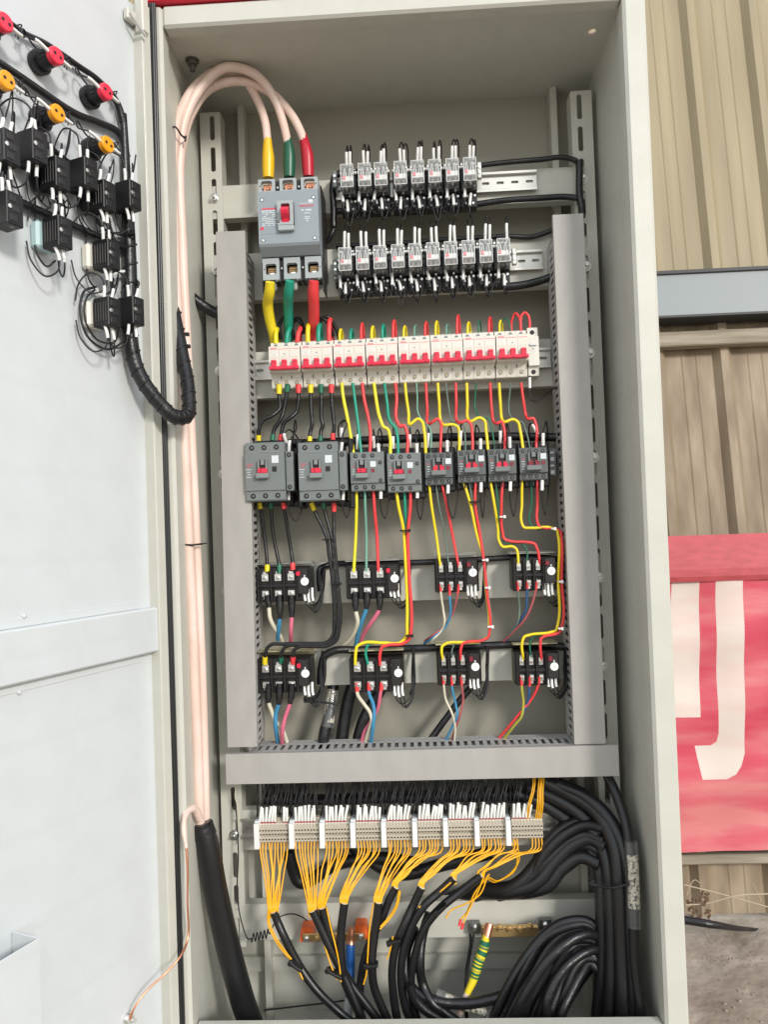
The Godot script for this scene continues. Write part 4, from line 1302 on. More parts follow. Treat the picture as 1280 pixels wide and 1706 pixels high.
	for row in 5:
		one_box("small_print", Vector3(-w * 0.5 + 0.0055, 0.008 - row * 0.0042, d + 0.0002), Vector3(rng.randf_range(0.004, 0.0075) * (0.8 if kind > 0 else 1.3), 0.0009, 0.0002), 0.0, M.print if row != 0 else M.red_print, o)
	if kind == 0: lettering("DELIXI", 0.0032, Vector3(-w * 0.5 + 0.0085, 0.0125, d + 0.0001), M.red_print, o)
	if kind == 0:        # side auxiliary block
		one_box("auxiliary_block", Vector3(w * 0.5 + 0.0072, 0.0, 0.062), Vector3(0.0130, 0.0655, 0.046), 0.001, m, o)
		for s in [1.0, -1.0]:
			screw_in("coil_screw", Vector3(w * 0.5 + 0.0068, s * 0.0265, 0.0851), 0.0032, M.black, M.dark_steel, o)
			one_box("block_groove", Vector3(w * 0.5 + 0.0072, s * 0.0195, 0.0852), Vector3(0.0122, 0.0006, 0.0004), 0.0, M.grey_print, o)
		one_box("side_base", Vector3(w * 0.5 + 0.0195, -0.003, 0.030), Vector3(0.0085, 0.118, 0.060), 0.002, M.black, o)
		for s in [1.0, -1.0]: one_box("base_foot", Vector3(w * 0.5 + 0.008, s * 0.053, 0.022), Vector3(0.030, 0.010, 0.040), 0.002, M.black, o)
	return o

func build_contactors() -> void:
	var z0 := -0.196
	var depth := [0.092, 0.074, 0.070]
	var spots := [[0, 441.5, 785.5], [0, 530.5, 785], [1, 612.3, 785], [1, 674, 786.8], [2, 731.5, 780.5], [2, 786.5, 776], [2, 837.5, 774.5], [2, 890, 772]]
	var says := ["leftmost large grey contactor with a side block, next to the left duct", "second large grey contactor with a side block", "first of the two middle sized grey contactors, right of the large ones", "second of the two middle sized grey contactors",
		"first of the four small dark contactors, with bright red indicators", "second of the four small dark contactors", "third of the four small dark contactors", "rightmost small dark contactor with dull dark red indicators"]
	var proto := {}
	for i in 8:
		var s = spots[i]
		var at := P(s[1], s[2], z0 + depth[s[0]]) - Vector3(0, 0, depth[s[0]])
		var o: Node3D
		if not proto.has(s[0]):
			o = make_contactor(s[0])
			proto[s[0]] = o
			o.position = at
		else: o = copy_of(proto[s[0]], "contactor", at)
		tag(o, says[i], "contactor", "contactors in the row under the breakers")
		if i == 7:
			for c in o.get_children():
				if str(c.name).begins_with("red_indicator"): (c as MeshInstance3D).material_override = M.dark_red
	var es := thing("end_clamp", P(919, 772, -0.175))
	tag(es, "narrow grey rail end clamp with pale terminals right of the last contactor", "end clamp")
	one_box("clamp_body", Vector3(0, 0, 0), Vector3(0.012, 0.046, 0.03), 0.001, M.contactor, es)
	for k in 4: one_box("pale_contact", Vector3(-0.001, 0.017 - k * 0.011, 0.0155), Vector3(0.0065, 0.0035 + 0.003 * (k % 2), 0.002), 0.0005, M.white, es)

func make_overload(big: bool) -> Node3D:
	var o := thing("overload_relay")
	var p := 0.0222 if big else 0.0160
	var w := 0.092 if big else 0.074
	var h := 0.058 if big else 0.056
	var left := -p * 1.5 - 0.003
	var b := Mb.new()
	b.box(Vector3(left + w * 0.5, 0.0, 0.022), Vector3(w, h, 0.044), 0.002)
	put("body", b, M.bakelite, o)
	var hd := Mb.new()
	var x1 := left + w
	var dxl := p * 1.5 + 0.001
	hd.box(Vector3((dxl + x1 - 0.003) * 0.5, 0.006, 0.050), Vector3(x1 - dxl - 0.003, h - 0.014, 0.016), 0.0015)
	put("setting_head", hd, M.bakelite, o)
	for k in 4:
		one_box("barrier", Vector3((k - 1.5) * p, 0.0, 0.049), Vector3(0.0024, h - 0.004, 0.012), 0.0006, M.bakelite, o)
	one_box("cross_barrier", Vector3(0, -0.001, 0.0475), Vector3(p * 3.0, 0.006, 0.008), 0.001, M.black, o)
	for k in 3:
		var x := (k - 1) * p
		for s in [1.0, -1.0]:
			var cw := p * (0.56 if big else 0.5)
			var y := 0.0125 if s > 0 else -0.0145
			var pl := Mb.new()
			pl.box(Vector3(0, 0, 0), Vector3(cw, 0.0125 if s > 0 else 0.0105, 0.003), 0.0007)
			pl.box(Vector3(0, s * 0.0075, -0.002), Vector3(cw * 0.7, 0.006, 0.003), 0.0007)
			var c := obj("terminal_clamp", pl.mesh(), M.tin, o, Vector3(x, y, 0.0465))
			var sm := Mb.new()
			sm.lathe(Vector3(0, -0.001, 0.0015), Vector3(0, 0, 1), [[0.0, 0.0036 if big else 0.0030], [0.0016, 0.0034 if big else 0.0028], [0.0022, 0.0024], [0.0022, 0.0]], 12)
			put("clamp_screw", sm, M.tin, c)
			for q in 2: one_box("screw_cross", Vector3(0, -0.001, 0.0038), Vector3(0.0042 if q == 0 else 0.0009, 0.0009 if q == 0 else 0.0042, 0.0004), 0.0, M.dark_steel, c)
	var hx := (dxl + x1) * 0.5 + (0.002 if big else 0.0)
	var dm := Mb.new()
	dm.lathe(Vector3(hx, 0.005, 0.058), Vector3(0, 0, 1), [[0.0, 0.0070], [0.0012, 0.0068], [0.0014, 0.0]], 22)
	var dial := put("setting_dial", dm, M.white, o)
	for q in 2: one_box("dial_slot", Vector3(hx, 0.005, 0.0595), Vector3(0.0055 if q == 0 else 0.0012, 0.0012 if q == 0 else 0.0055, 0.0003), 0.0, M.print, dial)
	one_box("dial_pointer", Vector3(hx, 0.0142, 0.0582), Vector3(0.0018, 0.003, 0.0006), 0.0, M.white, o)
	one_box("reset_button", Vector3(hx - (0.0105 if big else 0.0065), 0.0185, 0.0600), Vector3(0.0062, 0.0072, 0.006), 0.0008, M.red, o)
	for k in 2:
		one_box("contact_screw", Vector3(hx - 0.006 + k * 0.010, -0.0155, 0.0455), Vector3(0.0045, 0.005, 0.004), 0.001, M.tin, o)
	return o

func build_overloads() -> void:
	var z0 := -0.196
	var zc := z0 + 0.048
	# centre clamp (upper), row, size, bracket
	var spots := [[463, 962, true, false], [611.5, 957, true, false], [751.3, 947, false, false], [881, 944.3, false, false], [464, 1114, true, true], [617.5, 1113, true, true], [755.5, 1102.5, false, true], [885.8, 1102, false, true]]
	var says := ["large black overload relay at the left of the upper row", "large black overload relay, second in the upper row", "small black overload relay, third in the upper row, its button dark", "small black overload relay at the right of the upper row beside the duct",
		"large black overload relay at the left of the lower row", "large black overload relay, second in the lower row, no red button", "small black overload relay, third in the lower row", "small black overload relay at the right of the lower row beside the duct"]
	var proto := {}
	for i in 8:
		var s = spots[i]
		var at := P(s[0], s[1], zc) - Vector3(0, 0.0125, 0.048)
		var o: Node3D
		if not proto.has(s[2]):
			o = make_overload(s[2])
			proto[s[2]] = o
			o.position = at
		else: o = copy_of(proto[s[2]], "overload_relay", at)
		tag(o, says[i], "overload relay", "overload relays in two rows")
		if i in [2, 5, 6, 7]:
			(o.get_node("reset_button") as MeshInstance3D).material_override = M.dark_red if i != 5 else M.bakelite
	for i in 8:        # the brackets that carry them
		var s = spots[i]
		var at := P(s[0], s[1], zc) - Vector3(0, 0.0125, 0.048)
		var b := thing("relay_bracket", at)
		tag(b, "%s bracket behind the overload relay, %s" % ["olive" if s[3] else "grey", ["upper row left", "upper row second", "upper row third", "upper row right", "lower row left", "lower row second", "lower row third", "lower row right"][i]], "bracket", "brackets behind the overload relays")
		var w: float = 0.094 if s[2] else 0.076
		var x: float = 0.0095 if s[2] else 0.0095
		one_box("back_plate", Vector3(x, 0.006, 0.002), Vector3(w, 0.062 if not s[3] else 0.070, 0.003), 0.0005, M.olive if s[3] else M.zinc, b)
		one_box("top_shelf", Vector3(x, 0.035 if not s[3] else 0.0395, 0.018), Vector3(w, 0.002, 0.034), 0.0005, M.olive if s[3] else M.zinc, b)

func make_relay() -> Node3D:
	var o := thing("plug_in_relay")
	var so := Mb.new()
	so.box(Vector3(0, -0.004, 0.012), Vector3(0.0282, 0.078, 0.024), 0.001)
	so.box(Vector3(0, 0.0045, 0.0285), Vector3(0.0280, 0.046, 0.010), 0.001)
	put("socket", so, M.black, o)
	for row in 3:
		for k in 4:
			if row == 1 and k > 1: continue
			var x := -0.0104 + k * 0.0069 if row != 1 else -0.0065 + k * 0.0135
			var y: float = [-0.0235, -0.0365, 0.0315][row]
			var m := Mb.new()
			m.lathe(Vector3.ZERO, Vector3(0, 0, 1), [[-0.001, 0.0026], [0.0010, 0.0026], [0.0018, 0.0020], [0.0018, 0.0]], 8)
			obj("terminal_screw", m.mesh(), M.tin, o, Vector3(x, y, 0.0242 if row != 0 else 0.0244))
	# clear cover: five panes round the works
	var cw := 0.0208
	var chh := 0.0385
	var z0 := 0.034
	var z1 := 0.066
	var yc := 0.0045
	for p in [[Vector3(0, yc, z1), Vector3(cw, chh, 0.0008)], [Vector3(-cw * 0.5, yc, (z0 + z1) * 0.5), Vector3(0.0008, chh, z1 - z0 - 0.001)], [Vector3(cw * 0.5, yc, (z0 + z1) * 0.5), Vector3(0.0008, chh, z1 - z0 - 0.001)], [Vector3(0, yc + chh * 0.5, (z0 + z1) * 0.5), Vector3(cw - 0.002, 0.0008, z1 - z0 - 0.001)], [Vector3(0, yc - chh * 0.5, (z0 + z1) * 0.5), Vector3(cw - 0.002, 0.0008, z1 - z0 - 0.001)]]:
		one_box("cover_pane", p[0], p[1], 0.0, M.clear, o)
	var fr := Mb.new()
	for s in [-1.0, 1.0]:
		fr.box(Vector3(s * cw * 0.5, yc, z1), Vector3(0.0009, chh, 0.0011), 0.0002)
		fr.box(Vector3(0, yc + s * chh * 0.5, z1), Vector3(cw, 0.0009, 0.0011), 0.0002)
	put("cover_edge", fr, M.white, o)
	one_box("mechanism_base", Vector3(0, yc, z0 + 0.002), Vector3(cw - 0.002, chh - 0.003, 0.003), 0.0, M.contactor_light, o)
	var co := Mb.new()
	for s in [-1.0, 1.0]: co.cyl(Vector3(s * 0.0045, yc - 0.0165, z0 + 0.016), Vector3(s * 0.0045, yc - 0.0065, z0 + 0.016), 0.0040, 0.0040, 12)
	put("coil", co, mat("coil", lin(0.075, 0.042, 0.022), 0.4) if not M.has("coil") else M.coil, o)
	one_box("coil_flange", Vector3(0, yc - 0.0175, z0 + 0.016), Vector3(0.0185, 0.0016, 0.012), 0.0, M.bakelite, o)
	one_box("coil_housing", Vector3(0, yc - 0.0115, z0 + 0.009), Vector3(0.0186, 0.0135, 0.006), 0.0, M.bakelite, o)
	one_box("armature_block", Vector3(0, yc - 0.0018, z0 + 0.017), Vector3(0.0188, 0.0085, 0.013), 0.0008, M.white, o)
	one_box("pink_flag", Vector3(-0.0055, yc - 0.0002, z0 + 0.0245), Vector3(0.0048, 0.0062, 0.0012), 0.0004, mat("pink_flag", lin(0.78, 0.16, 0.20), 0.5) if not M.has("pink_flag") else M.pink_flag, o)
	for k in 4:
		var sp := Mb.new()
		var x := -0.0069 + k * 0.0046
		sp.cyl(Vector3(x, yc + 0.002, z0 + 0.020), Vector3(x + (0.0018 if k % 2 == 0 else -0.0016), yc + 0.0165, z0 + 0.022), 0.0009, 0.0007, 6)
		put("contact_spring", sp, M.white, o)
	for k in 3:
		one_box("contact_gap", Vector3(-0.0046 + k * 0.0046, yc + 0.0125, z0 + 0.014), Vector3(0.0018, 0.010, 0.006), 0.0, M.bakelite, o)
	one_box("cover_print", Vector3(0.0, yc + 0.0168, z1 + 0.0006), Vector3(0.0145, 0.0014, 0.0002), 0.0, M.grey_print, o)
	for s in [-1.0, 1.0]: one_box("cover_latch", Vector3(s * 0.0125, 0.0215, 0.036), Vector3(0.0035, 0.0045, 0.006), 0.0008, M.white, o)
	return o

func relay_spots() -> Array:
	var out := []
	for x in [567.5, 597, 624, 656.8, 685.5, 714.3, 743.7, 772.8]: out.append([x + 10.5, 292.2 - (x - 567.5) * 0.0538, 0])
	for x in [564, 592.8, 622.2, 652.1, 681, 710.8, 740.5, 770, 799.4, 828.6]: out.append([x + 11, 431.5 - (x - 564) * 0.058, 1])
	return out

func build_relays() -> void:
	var z0 := -0.199
	var proto := make_relay()
	var sp := relay_spots()
	for i in sp.size():
		var at := P(sp[i][0], sp[i][1], z0 + 0.066) - Vector3(0, 0.0045, 0.066)
		var o := proto if i == 0 else copy_of(proto, "plug_in_relay", at)
		o.position = at
		var k: int = i if i < 8 else i - 8
		var row := "upper" if i < 8 else "lower"
		tag(o, "clear plug-in relay on a black socket, %s from the left in the %s relay row" % [NTH[k], row], "relay", "plug-in relays in two rows")
	for e in [[558, 300, "left end of the upper relay row"], [799, 285, "right end of the upper relay row"], [559, 446, "left end of the lower relay row"], [857, 428, "right end of the lower relay row"]]:
		var o := thing("end_clamp", P(e[0], e[1], -0.165))
		tag(o, "small metal end clamp with two screws at the %s" % e[2], "end clamp", "end clamps of the relay rows")
		one_box("clamp_plate", Vector3(0, 0, 0), Vector3(0.0075, 0.028, 0.010), 0.001, M.zinc if e[0] > 600 else M.contactor, o)
		for s in [-1.0, 1.0]:
			var m := Mb.new()
			m.lathe(Vector3(0, s * 0.005, 0.005), Vector3(0, 0, 1), [[0.0, 0.0026], [0.0014, 0.0024], [0.0016, 0.0]], 10)
			put("clamp_screw", m, M.tin, o)

func terminal_groups() -> Array:     # left px, right px, count
	return [[430.5, 480.5, 10], [490.5, 531.5, 8], [541.5, 582.8, 8], [593, 634.5, 8], [644.5, 686.5, 8], [696.5, 738, 8], [747.5, 790, 8], [800, 842.5, 8], [853.5, 905.5, 10]]

func build_terminals() -> void:
	var z0 := -0.190
	var zf := -0.150
	var tp := PackedVector2Array()
	for q in [[0, -0.020], [0, 0.020], [0.024, 0.020], [0.026, 0.018], [0.040, 0.0085], [0.040, -0.001], [0.034, -0.0022], [0.034, -0.0055], [0.038, -0.0068], [0.038, -0.0155], [0.033, -0.019], [0.030, -0.020]]: tp.push_back(Vector2(q[0], q[1]))
	var meshes := {}
	var gs := terminal_groups()
	for i in gs.size():
		var g = gs[i]
		var xm: float = (g[0] + g[1]) * 0.5
		var rowy := 1388.0 - (xm - 455.0) * 0.0168
		var c := P(xm, rowy, zf)
		var wide := P(g[1], rowy, zf).x - P(g[0], rowy, zf).x
		var o := thing("terminal_block", Vector3(c.x, c.y, z0))
		tag(o, "beige block of narrow screw terminals, %s from the left along the bottom rail" % NTH[i], "terminal block", "terminal blocks on the bottom rail")
		var p: float = wide / g[2]
		var key := int(p * 100000)
		if not meshes.has(key):
			var m := Mb.new()
			m.prism(tp, Vector3(-p * 0.5 + 0.00018, 0, 0), Vector3(0, 0, 1), Vector3.UP, Vector3(p - 0.00036, 0, 0))
			var hm := Mb.new()
			hm.lathe(Vector3.ZERO, Vector3(0, 0, 1), [[-0.0005, 0.0015], [0.00025, 0.0015], [0.00025, 0.0]], 9)
			meshes[key] = [m.mesh(), hm.mesh()]
		for k in g[2]:
			var t := obj("terminal", meshes[key][0], M.beige, o, Vector3(-wide * 0.5 + p * (k + 0.5), 0, 0))
			for y in [[0.0042, 0.040], [-0.0115, 0.038]]: obj("screw_hole", meshes[key][1], M.black, t, Vector3(0, y[0], y[1]))
			obj("entry_hole", meshes[key][1], M.black, t, Vector3(0, -0.0038, 0.0341))
			one_box("number_strip", Vector3(0, 0.0125, 0.0338), Vector3(p * 0.8, 0.003, 0.0008), 0.0, M.cream, t)
	for i in 9:
		var x: float = [427, 489, 540.5, 592, 643.5, 696, 747, 799.5, 852.5][i]
		x = [426.8, 485.3, 536.3, 587.8, 639.5, 691.5, 743, 795.5, 848][i]
		var rowy := 1394.5 - (x - 425.0) * 0.0142
		var c := P(x, rowy, -0.143)
		var o := thing("end_stop", Vector3(c.x, c.y, z0))
		tag(o, "white end stop plate, %s from the left between the terminal blocks" % NTH[i], "end stop", "white end stops between the terminal blocks")
		one_box("stop_plate", Vector3(0, 0, 0.040), Vector3(0.0085, 0.042, 0.014), 0.0008, M.white, o)
		one_box("stop_foot", Vector3(0, 0.004, 0.016), Vector3(0.0095, 0.036, 0.032), 0.0008, M.print, o)
		one_box("stop_head", Vector3(0, 0.0215, 0.036), Vector3(0.0078, 0.005, 0.008), 0.0008, M.print, o)
# ---- wiring -------------------------------------------------------------
func cap_on(o: MeshInstance3D, called: String, text: String, r, m: Material) -> void:
	on(o, called, points(text), r, m, 10, 2)

func build_wires() -> void:
	# three thick pink feeders looping over the left wall
	var feeders := [["yellow", "333,1385,-70 326,1180,-62 314,900,-60 300,600,-60 290,400,-62 288,260,-70 300,190,-85 330,140,-105 368,118,-125 402,128,-135 428,165,-140 442,205,-138 446,240,-132", "tape_yellow", "446,232,-133 446,245,-132 447,262,-131 447,278,-131 447,297,-131", "front"],
		["green", "342,1385,-86 337,1180,-80 326,900,-78 312,600,-78 303,400,-80 300,260,-84 308,200,-90 336,145,-96 378,112,-104 425,124,-116 455,160,-128 472,205,-136 480,240,-132", "tape_green", "479,232,-134 481,245,-132 482,262,-131 482,278,-131 482,296,-131", "middle"],
		["red", "324,1385,-92 318,1180,-90 310,900,-88 302,600,-88 296,400,-92 300,270,-104 318,190,-112 350,147,-120 400,135,-130 450,154,-136 485,190,-138 502,222,-136 508,240,-132", "tape_red", "504,224,-138 508,240,-133 512,258,-131 513,274,-131 514,295,-131", "rear"]]
	for f in feeders:
		var o := wire("feeder_cable", f[1], [0.0082, 0.0082, 0.0080, 0.0080, 0.0080, 0.0080, 0.0080, 0.0080, 0.0078, 0.0076, 0.0072, 0.0070, 0.0068], M.pink, "thick pink cable ending in %s tape at the main breaker" % f[0], "cable", "pink feeder cables", 14, 8)
		cap_on(o, "phase_tape", f[3], [0.0068, 0.0085, 0.0105, 0.0105, 0.0092], M[f[2]])
	var tie := wire("cable_tie", "283,217,-56 291,211,-52 301,224,-60 307,230,-72", 0.0015, M.black, "thin black tie round the pink cables near the top of the loop", "cable tie")
	on(tie, "tie_tail", points("307,230,-72 309,227,-70 308,236,-70"), 0.0018, M.black, 6, 2)
	var t2 := wire("cable_tie", "299,906,-58 318,908,-52 337,906,-64", 0.0016, M.black, "thin black tie round the pink cables halfway down", "cable tie")
	on(t2, "tie_tail", points("334,906,-60 345,905,-60"), 0.0011, M.black, 6, 2)
	var sheath := wire("sheathed_cable", "334,1372,-72 343,1400,-72 358,1480,-76 378,1570,-84 402,1660,-96 432,1760,-110", [0.0170, 0.0185, 0.0190, 0.0195, 0.0195, 0.0195], M.printed_cable, "very thick black cable from which the pink cables emerge at lower left", "cable", "", 18, 8)
	on(sheath, "sleeve_end", points("335,1370,-72 341,1394,-72"), [0.0188, 0.0195], M.cable, 18, 2)
	# thick tails from the main breaker to the breakers
	for f in [["yellow", "450,470,-110 449,485,-118 446,505,-140 449,530,-158 456,562,-176 458,580,-186", "yellow", 0.0090], ["green", "483,468,-110 481,485,-120 480,510,-150 481,535,-172 481,560,-188 481,575,-189", "teal", 0.0085], ["red", "523,468,-110 522,485,-118 523,510,-140 523,535,-165 522,556,-186 522,572,-189", "wire_red", 0.0095]]:
		wire("phase_link", f[1], [f[3] * 0.86, f[3], f[3], f[3], f[3] * 0.9, f[3] * 0.8], M[f[2]], "thick %s sleeved link from the main breaker down to the breaker row" % f[0], "cable", "phase links under the main breaker", 12, 6)
	breaker_wires()
	drop_wires()
	motor_wires()
	relay_wires()
	coil_wires()
	harness()

func breaker_wires() -> void:
	var cols := ["yellow", "teal", "wire_red"]
	var says := ["yellow", "green", "red"]
	var heights := [19, 20, 19, 24, 22, 30, 13, 12, 21, 15, 17, 23, 13, 14, 18, 18, 13, 26, 14, 16, 20, 14, 13, 18]
	for i in 24:
		var x := 459.5 + 17.78 * i
		var y := 569.0 - (x - 459) * 0.0512
		var h: float = heights[i]
		var thick := i < 6
		var mt: Material = M[cols[i % 3]]
		if i % 3 == 1 and i in [13, 16]: mt = M.mint
		if i in [19, 22]: mt = M.green
		var r: float = 0.0042 if thick else (0.0026 if i < 12 else (0.0022 if i % 3 != 1 else 0.0014))
		var lean := 2.0 if i in [1, 2] else 0.0
		var text := "%f,%f,-160 %f,%f,-161 %f,%f,-166 %f,%f,-176 %f,%f,-190 %f,%f,-193" % [x, y + 4, x + lean, y - h * 0.6, x + lean * 2.0 + 1.0, y - h, x + 2.5 + lean, y - h * 1.06, x + 4.5, y - h * 0.4, x + 5.0, y + 20]
		if i >= 22: text = "%f,%f,-160 %f,%f,-161 %f,%f,-164 %f,%f,-168 %f,%f,-172 %f,%f,-176" % [x, y + 4, x - 1.0, y - h * 0.7, x - 4.0, y - h * 1.2, x - 9.0, y - h * 1.45, x - 14.0, y - h, x - 15.0, y + 12]
		wire("supply_jumper", text, r, mt, "short %s wire curling over the top of the %s breaker" % [says[i % 3], NTH[i / 3]], "wire", "supply jumpers on top of the breakers", 9, 6)
	wire("supply_jumper", "868,548,-160 868,535,-161 870,525,-161 875,521,-161 880,525,-161 883,536,-161 883,548,-160", 0.0024, M.wire_red, "red loop from the eighth breaker over to the narrow end unit", "wire", "supply jumpers on top of the breakers", 9, 6)
	for a in [["468,566,-185 466,540,-178 472,530,-176 482,545,-186", "first"], ["490,566,-185 488,538,-178 496,530,-176 508,552,-186", "second"], ["532,560,-184 534,534,-178 545,528,-176 560,548,-184 566,566,-188", "third"], ["486,548,-182 490,532,-176 500,536,-174 506,556,-184", "fourth"], ["520,556,-186 526,530,-180 540,532,-176 556,560,-188", "fifth"]]:
		wire("black_loop", a[0], 0.0033, M.cable, "%s black loop from the left behind the thick breaker links" % a[1], "wire", "black loops above the first breakers", 9, 6)

func drop_wires() -> void:
	# breaker outlets down to the contactors
	var caps := ["yellow", "green", "wire_red"]
	var names := ["yellow", "green", "red"]
	var thick := [
		["465,640,-155 465,660 465.6,681 454,692,-150 437,701,-147 431.5,716 430.6,734,-150", "465,641,-155 465,657,-155", "430.4,724,-150 430,737,-150"],
		["480,640,-158 477,660 473,682 467,700,-155 457,715 453.6,734,-153", "480,641,-158 478.5,655,-158", "453.8,725,-153 453,737,-152"],
		["497,640,-155 497,670 494,686 484,696,-150 474,704 469,722 467.5,734,-150", "497,641,-155 497,656,-155", "468,723,-150 467,736,-150"],
		["517.5,640,-156 518,670 519,690 520,708 517,720 516,736,-152", "517.5,641,-156 517.6,656,-156", "516.2,727,-152 515.5,738,-152"],
		["534.5,640,-158 535.5,670 536,700 538,708 535,718 534,736,-153", "534.5,641,-158 534.8,654,-158", "534.2,726,-153 534,738,-153"],
		["552,640,-156 553,670 556,700 557,714 555,724 555,734,-152", "552,641,-156 552.4,655,-156", "555,721,-152 555,736,-152"]]
	for i in 6:
		var o := wire("power_wire", thick[i][0], 0.0034, M.cable, "thick black wire with %s end caps from the %s breaker to the large contactor below" % [names[i % 3], NTH[i / 3]], "wire", "black power wires to the large contactors", 10, 6)
		on(o, "phase_cap", points(thick[i][1]), [0.0050, 0.0046], M[caps[i % 3]], 10, 2)
		on(o, "phase_cap", points(thick[i][2]), [0.0042, 0.0042], M[caps[i % 3]], 10, 2)
	var thin := [
		["569.5,638,-155 571,655 579,697,-148 584,725 589,757,-138", "588,638,-157 590,655 595,693,-150 602,757,-140", "603.5,638,-155 606,660 615,703,-148 616.6,715 616.6,757,-138"],
		["623,638,-155 626,660 635,702,-146 639,711 646,715 649.5,725 650.5,757,-138", "640.6,638,-157 645,670 651.6,704,-149 659,713 662,725 663.6,757,-140", "659,638,-155 661,660 664,706,-147 667,710 673.5,709 677,716 679,757,-138"],
		["675,638,-155 677,660 681,688 683,707,-146 698,698 703,702 707,717,-140 709.7,756,-138", "694,638,-158 695.5,660 697.5,690 703,700 715,711,-148 718.6,756,-140", "709.7,638,-155 712,680 713.4,707 721,703,-145 730,698 734.5,704 735,720 734,756,-138"],
		["729.6,638,-155 732,670 735.5,704 740,708,-146 758,708 764,713 765.5,724 765.5,753,-138", "743,638,-158 750,690 752.5,702 766,705,-149 773,709 775,724 776,753,-140", "759.6,638,-155 760.5,670 761.5,701 767,704,-143 779,701 785,707 787,720 788,753,-138"],
		["778,638,-155 779,670 780,698 785,702,-144 800,696 807,700 810,716 813.5,750,-138", "793.6,638,-158 793.6,685 800,696,-150 814,697 818,708 825,750,-140", "817,638,-155 820,685 822.5,702 830,705,-144 836,702 839,709 841.6,752,-138"],
		["832,638,-155 834,670 837,699 841,703,-144 857,699 863,703 867,717 872,748,-138", "851,638,-158 852,695 860,702,-150 870,703 876,716 884,748,-140", "868.6,638,-155 873,670 877.5,694 881,698,-146 889,697 892.5,704 894,748,-138"]]
	var mats := [["lemon", "teal", "wire_red"], ["lemon", "teal", "wire_red"], ["yellow", "mint", "wire_red"], ["yellow", "grey_green", "wire_red"], ["yellow", "green", "wire_red"], ["yellow", "grey_green", "wire_red"]]
	for b in 6:
		for k in 3:
			var r := [0.0030, 0.0027, 0.0029][k] as float
			if b >= 2: r = [0.0026, 0.0015, 0.0025][k]
			wire("phase_wire", thin[b][k], r, M[mats[b][k]], "%s wire from the %s breaker down to the %s contactor" % [names[k], NTH[b + 2], NTH[b + 2]], "wire", "coloured wires between breakers and contactors", 9, 7)
	# contactor outlets down to the overload relays
	var low_thick := [
		["432,838,-150 434.6,850 440,890,-156 445,941,-152 445,955,-150", "432,838,-150 433,848,-150", "444.5,940,-152 445,953,-150"],
		["451,838,-150 452,850 454,882,-156 462,925 465,941,-152 465.5,955,-150", "451,838,-150 451.5,848,-150", "465,942,-152 465.6,954,-150"],
		["472,838,-150 474,850 480,887,-156 486,925 487.5,938,-152 488,952,-150", "472,838,-150 473,849,-150", "487.5,937,-152 488,950,-150"],
		["519,838,-150 525,853 543.7,894,-146 548.5,925 555,980 556.8,1040 555,1058 545,1070 525,1072 504,1072 470,1073 452,1074 445,1080 442,1092 441,1106,-150", "519,838,-150 523,850,-150", "441.3,1092,-150 440.8,1106,-150"],
		["539,838,-150 541,850 552,894,-146 556.5,935 561,975 562.5,1045 559,1062 546,1072 520,1074 490,1074.5 475,1078 470,1086 468.6,1105,-150", "539,838,-150 540,848,-150", "468.8,1093,-150 468.6,1107,-150"],
		["556.6,838,-150 556.6,860 556.8,896,-146 560,935 563.5,975 565.5,1050 561,1066 548,1075 520,1077 497,1078 490,1083 488.4,1092 488.4,1106,-150", "556.6,838,-150 556.6,851,-150", "488.4,1092,-150 488.2,1106,-150"]]
	for i in 6:
		var o := wire("power_wire", low_thick[i][0], 0.0031, M.cable, "black wire with %s caps from the %s large contactor to the %s left relay" % [names[i % 3], NTH[i / 3], "upper" if i < 3 else "lower"], "wire", "black power wires to the left overload relays", 10, 6)
		on(o, "phase_cap", points(low_thick[i][1]), [0.0046, 0.0042], M[caps[i % 3]], 10, 2)
		on(o, "phase_cap", points(low_thick[i][2]), [0.0044, 0.0046], M[caps[i % 3]], 10, 2)
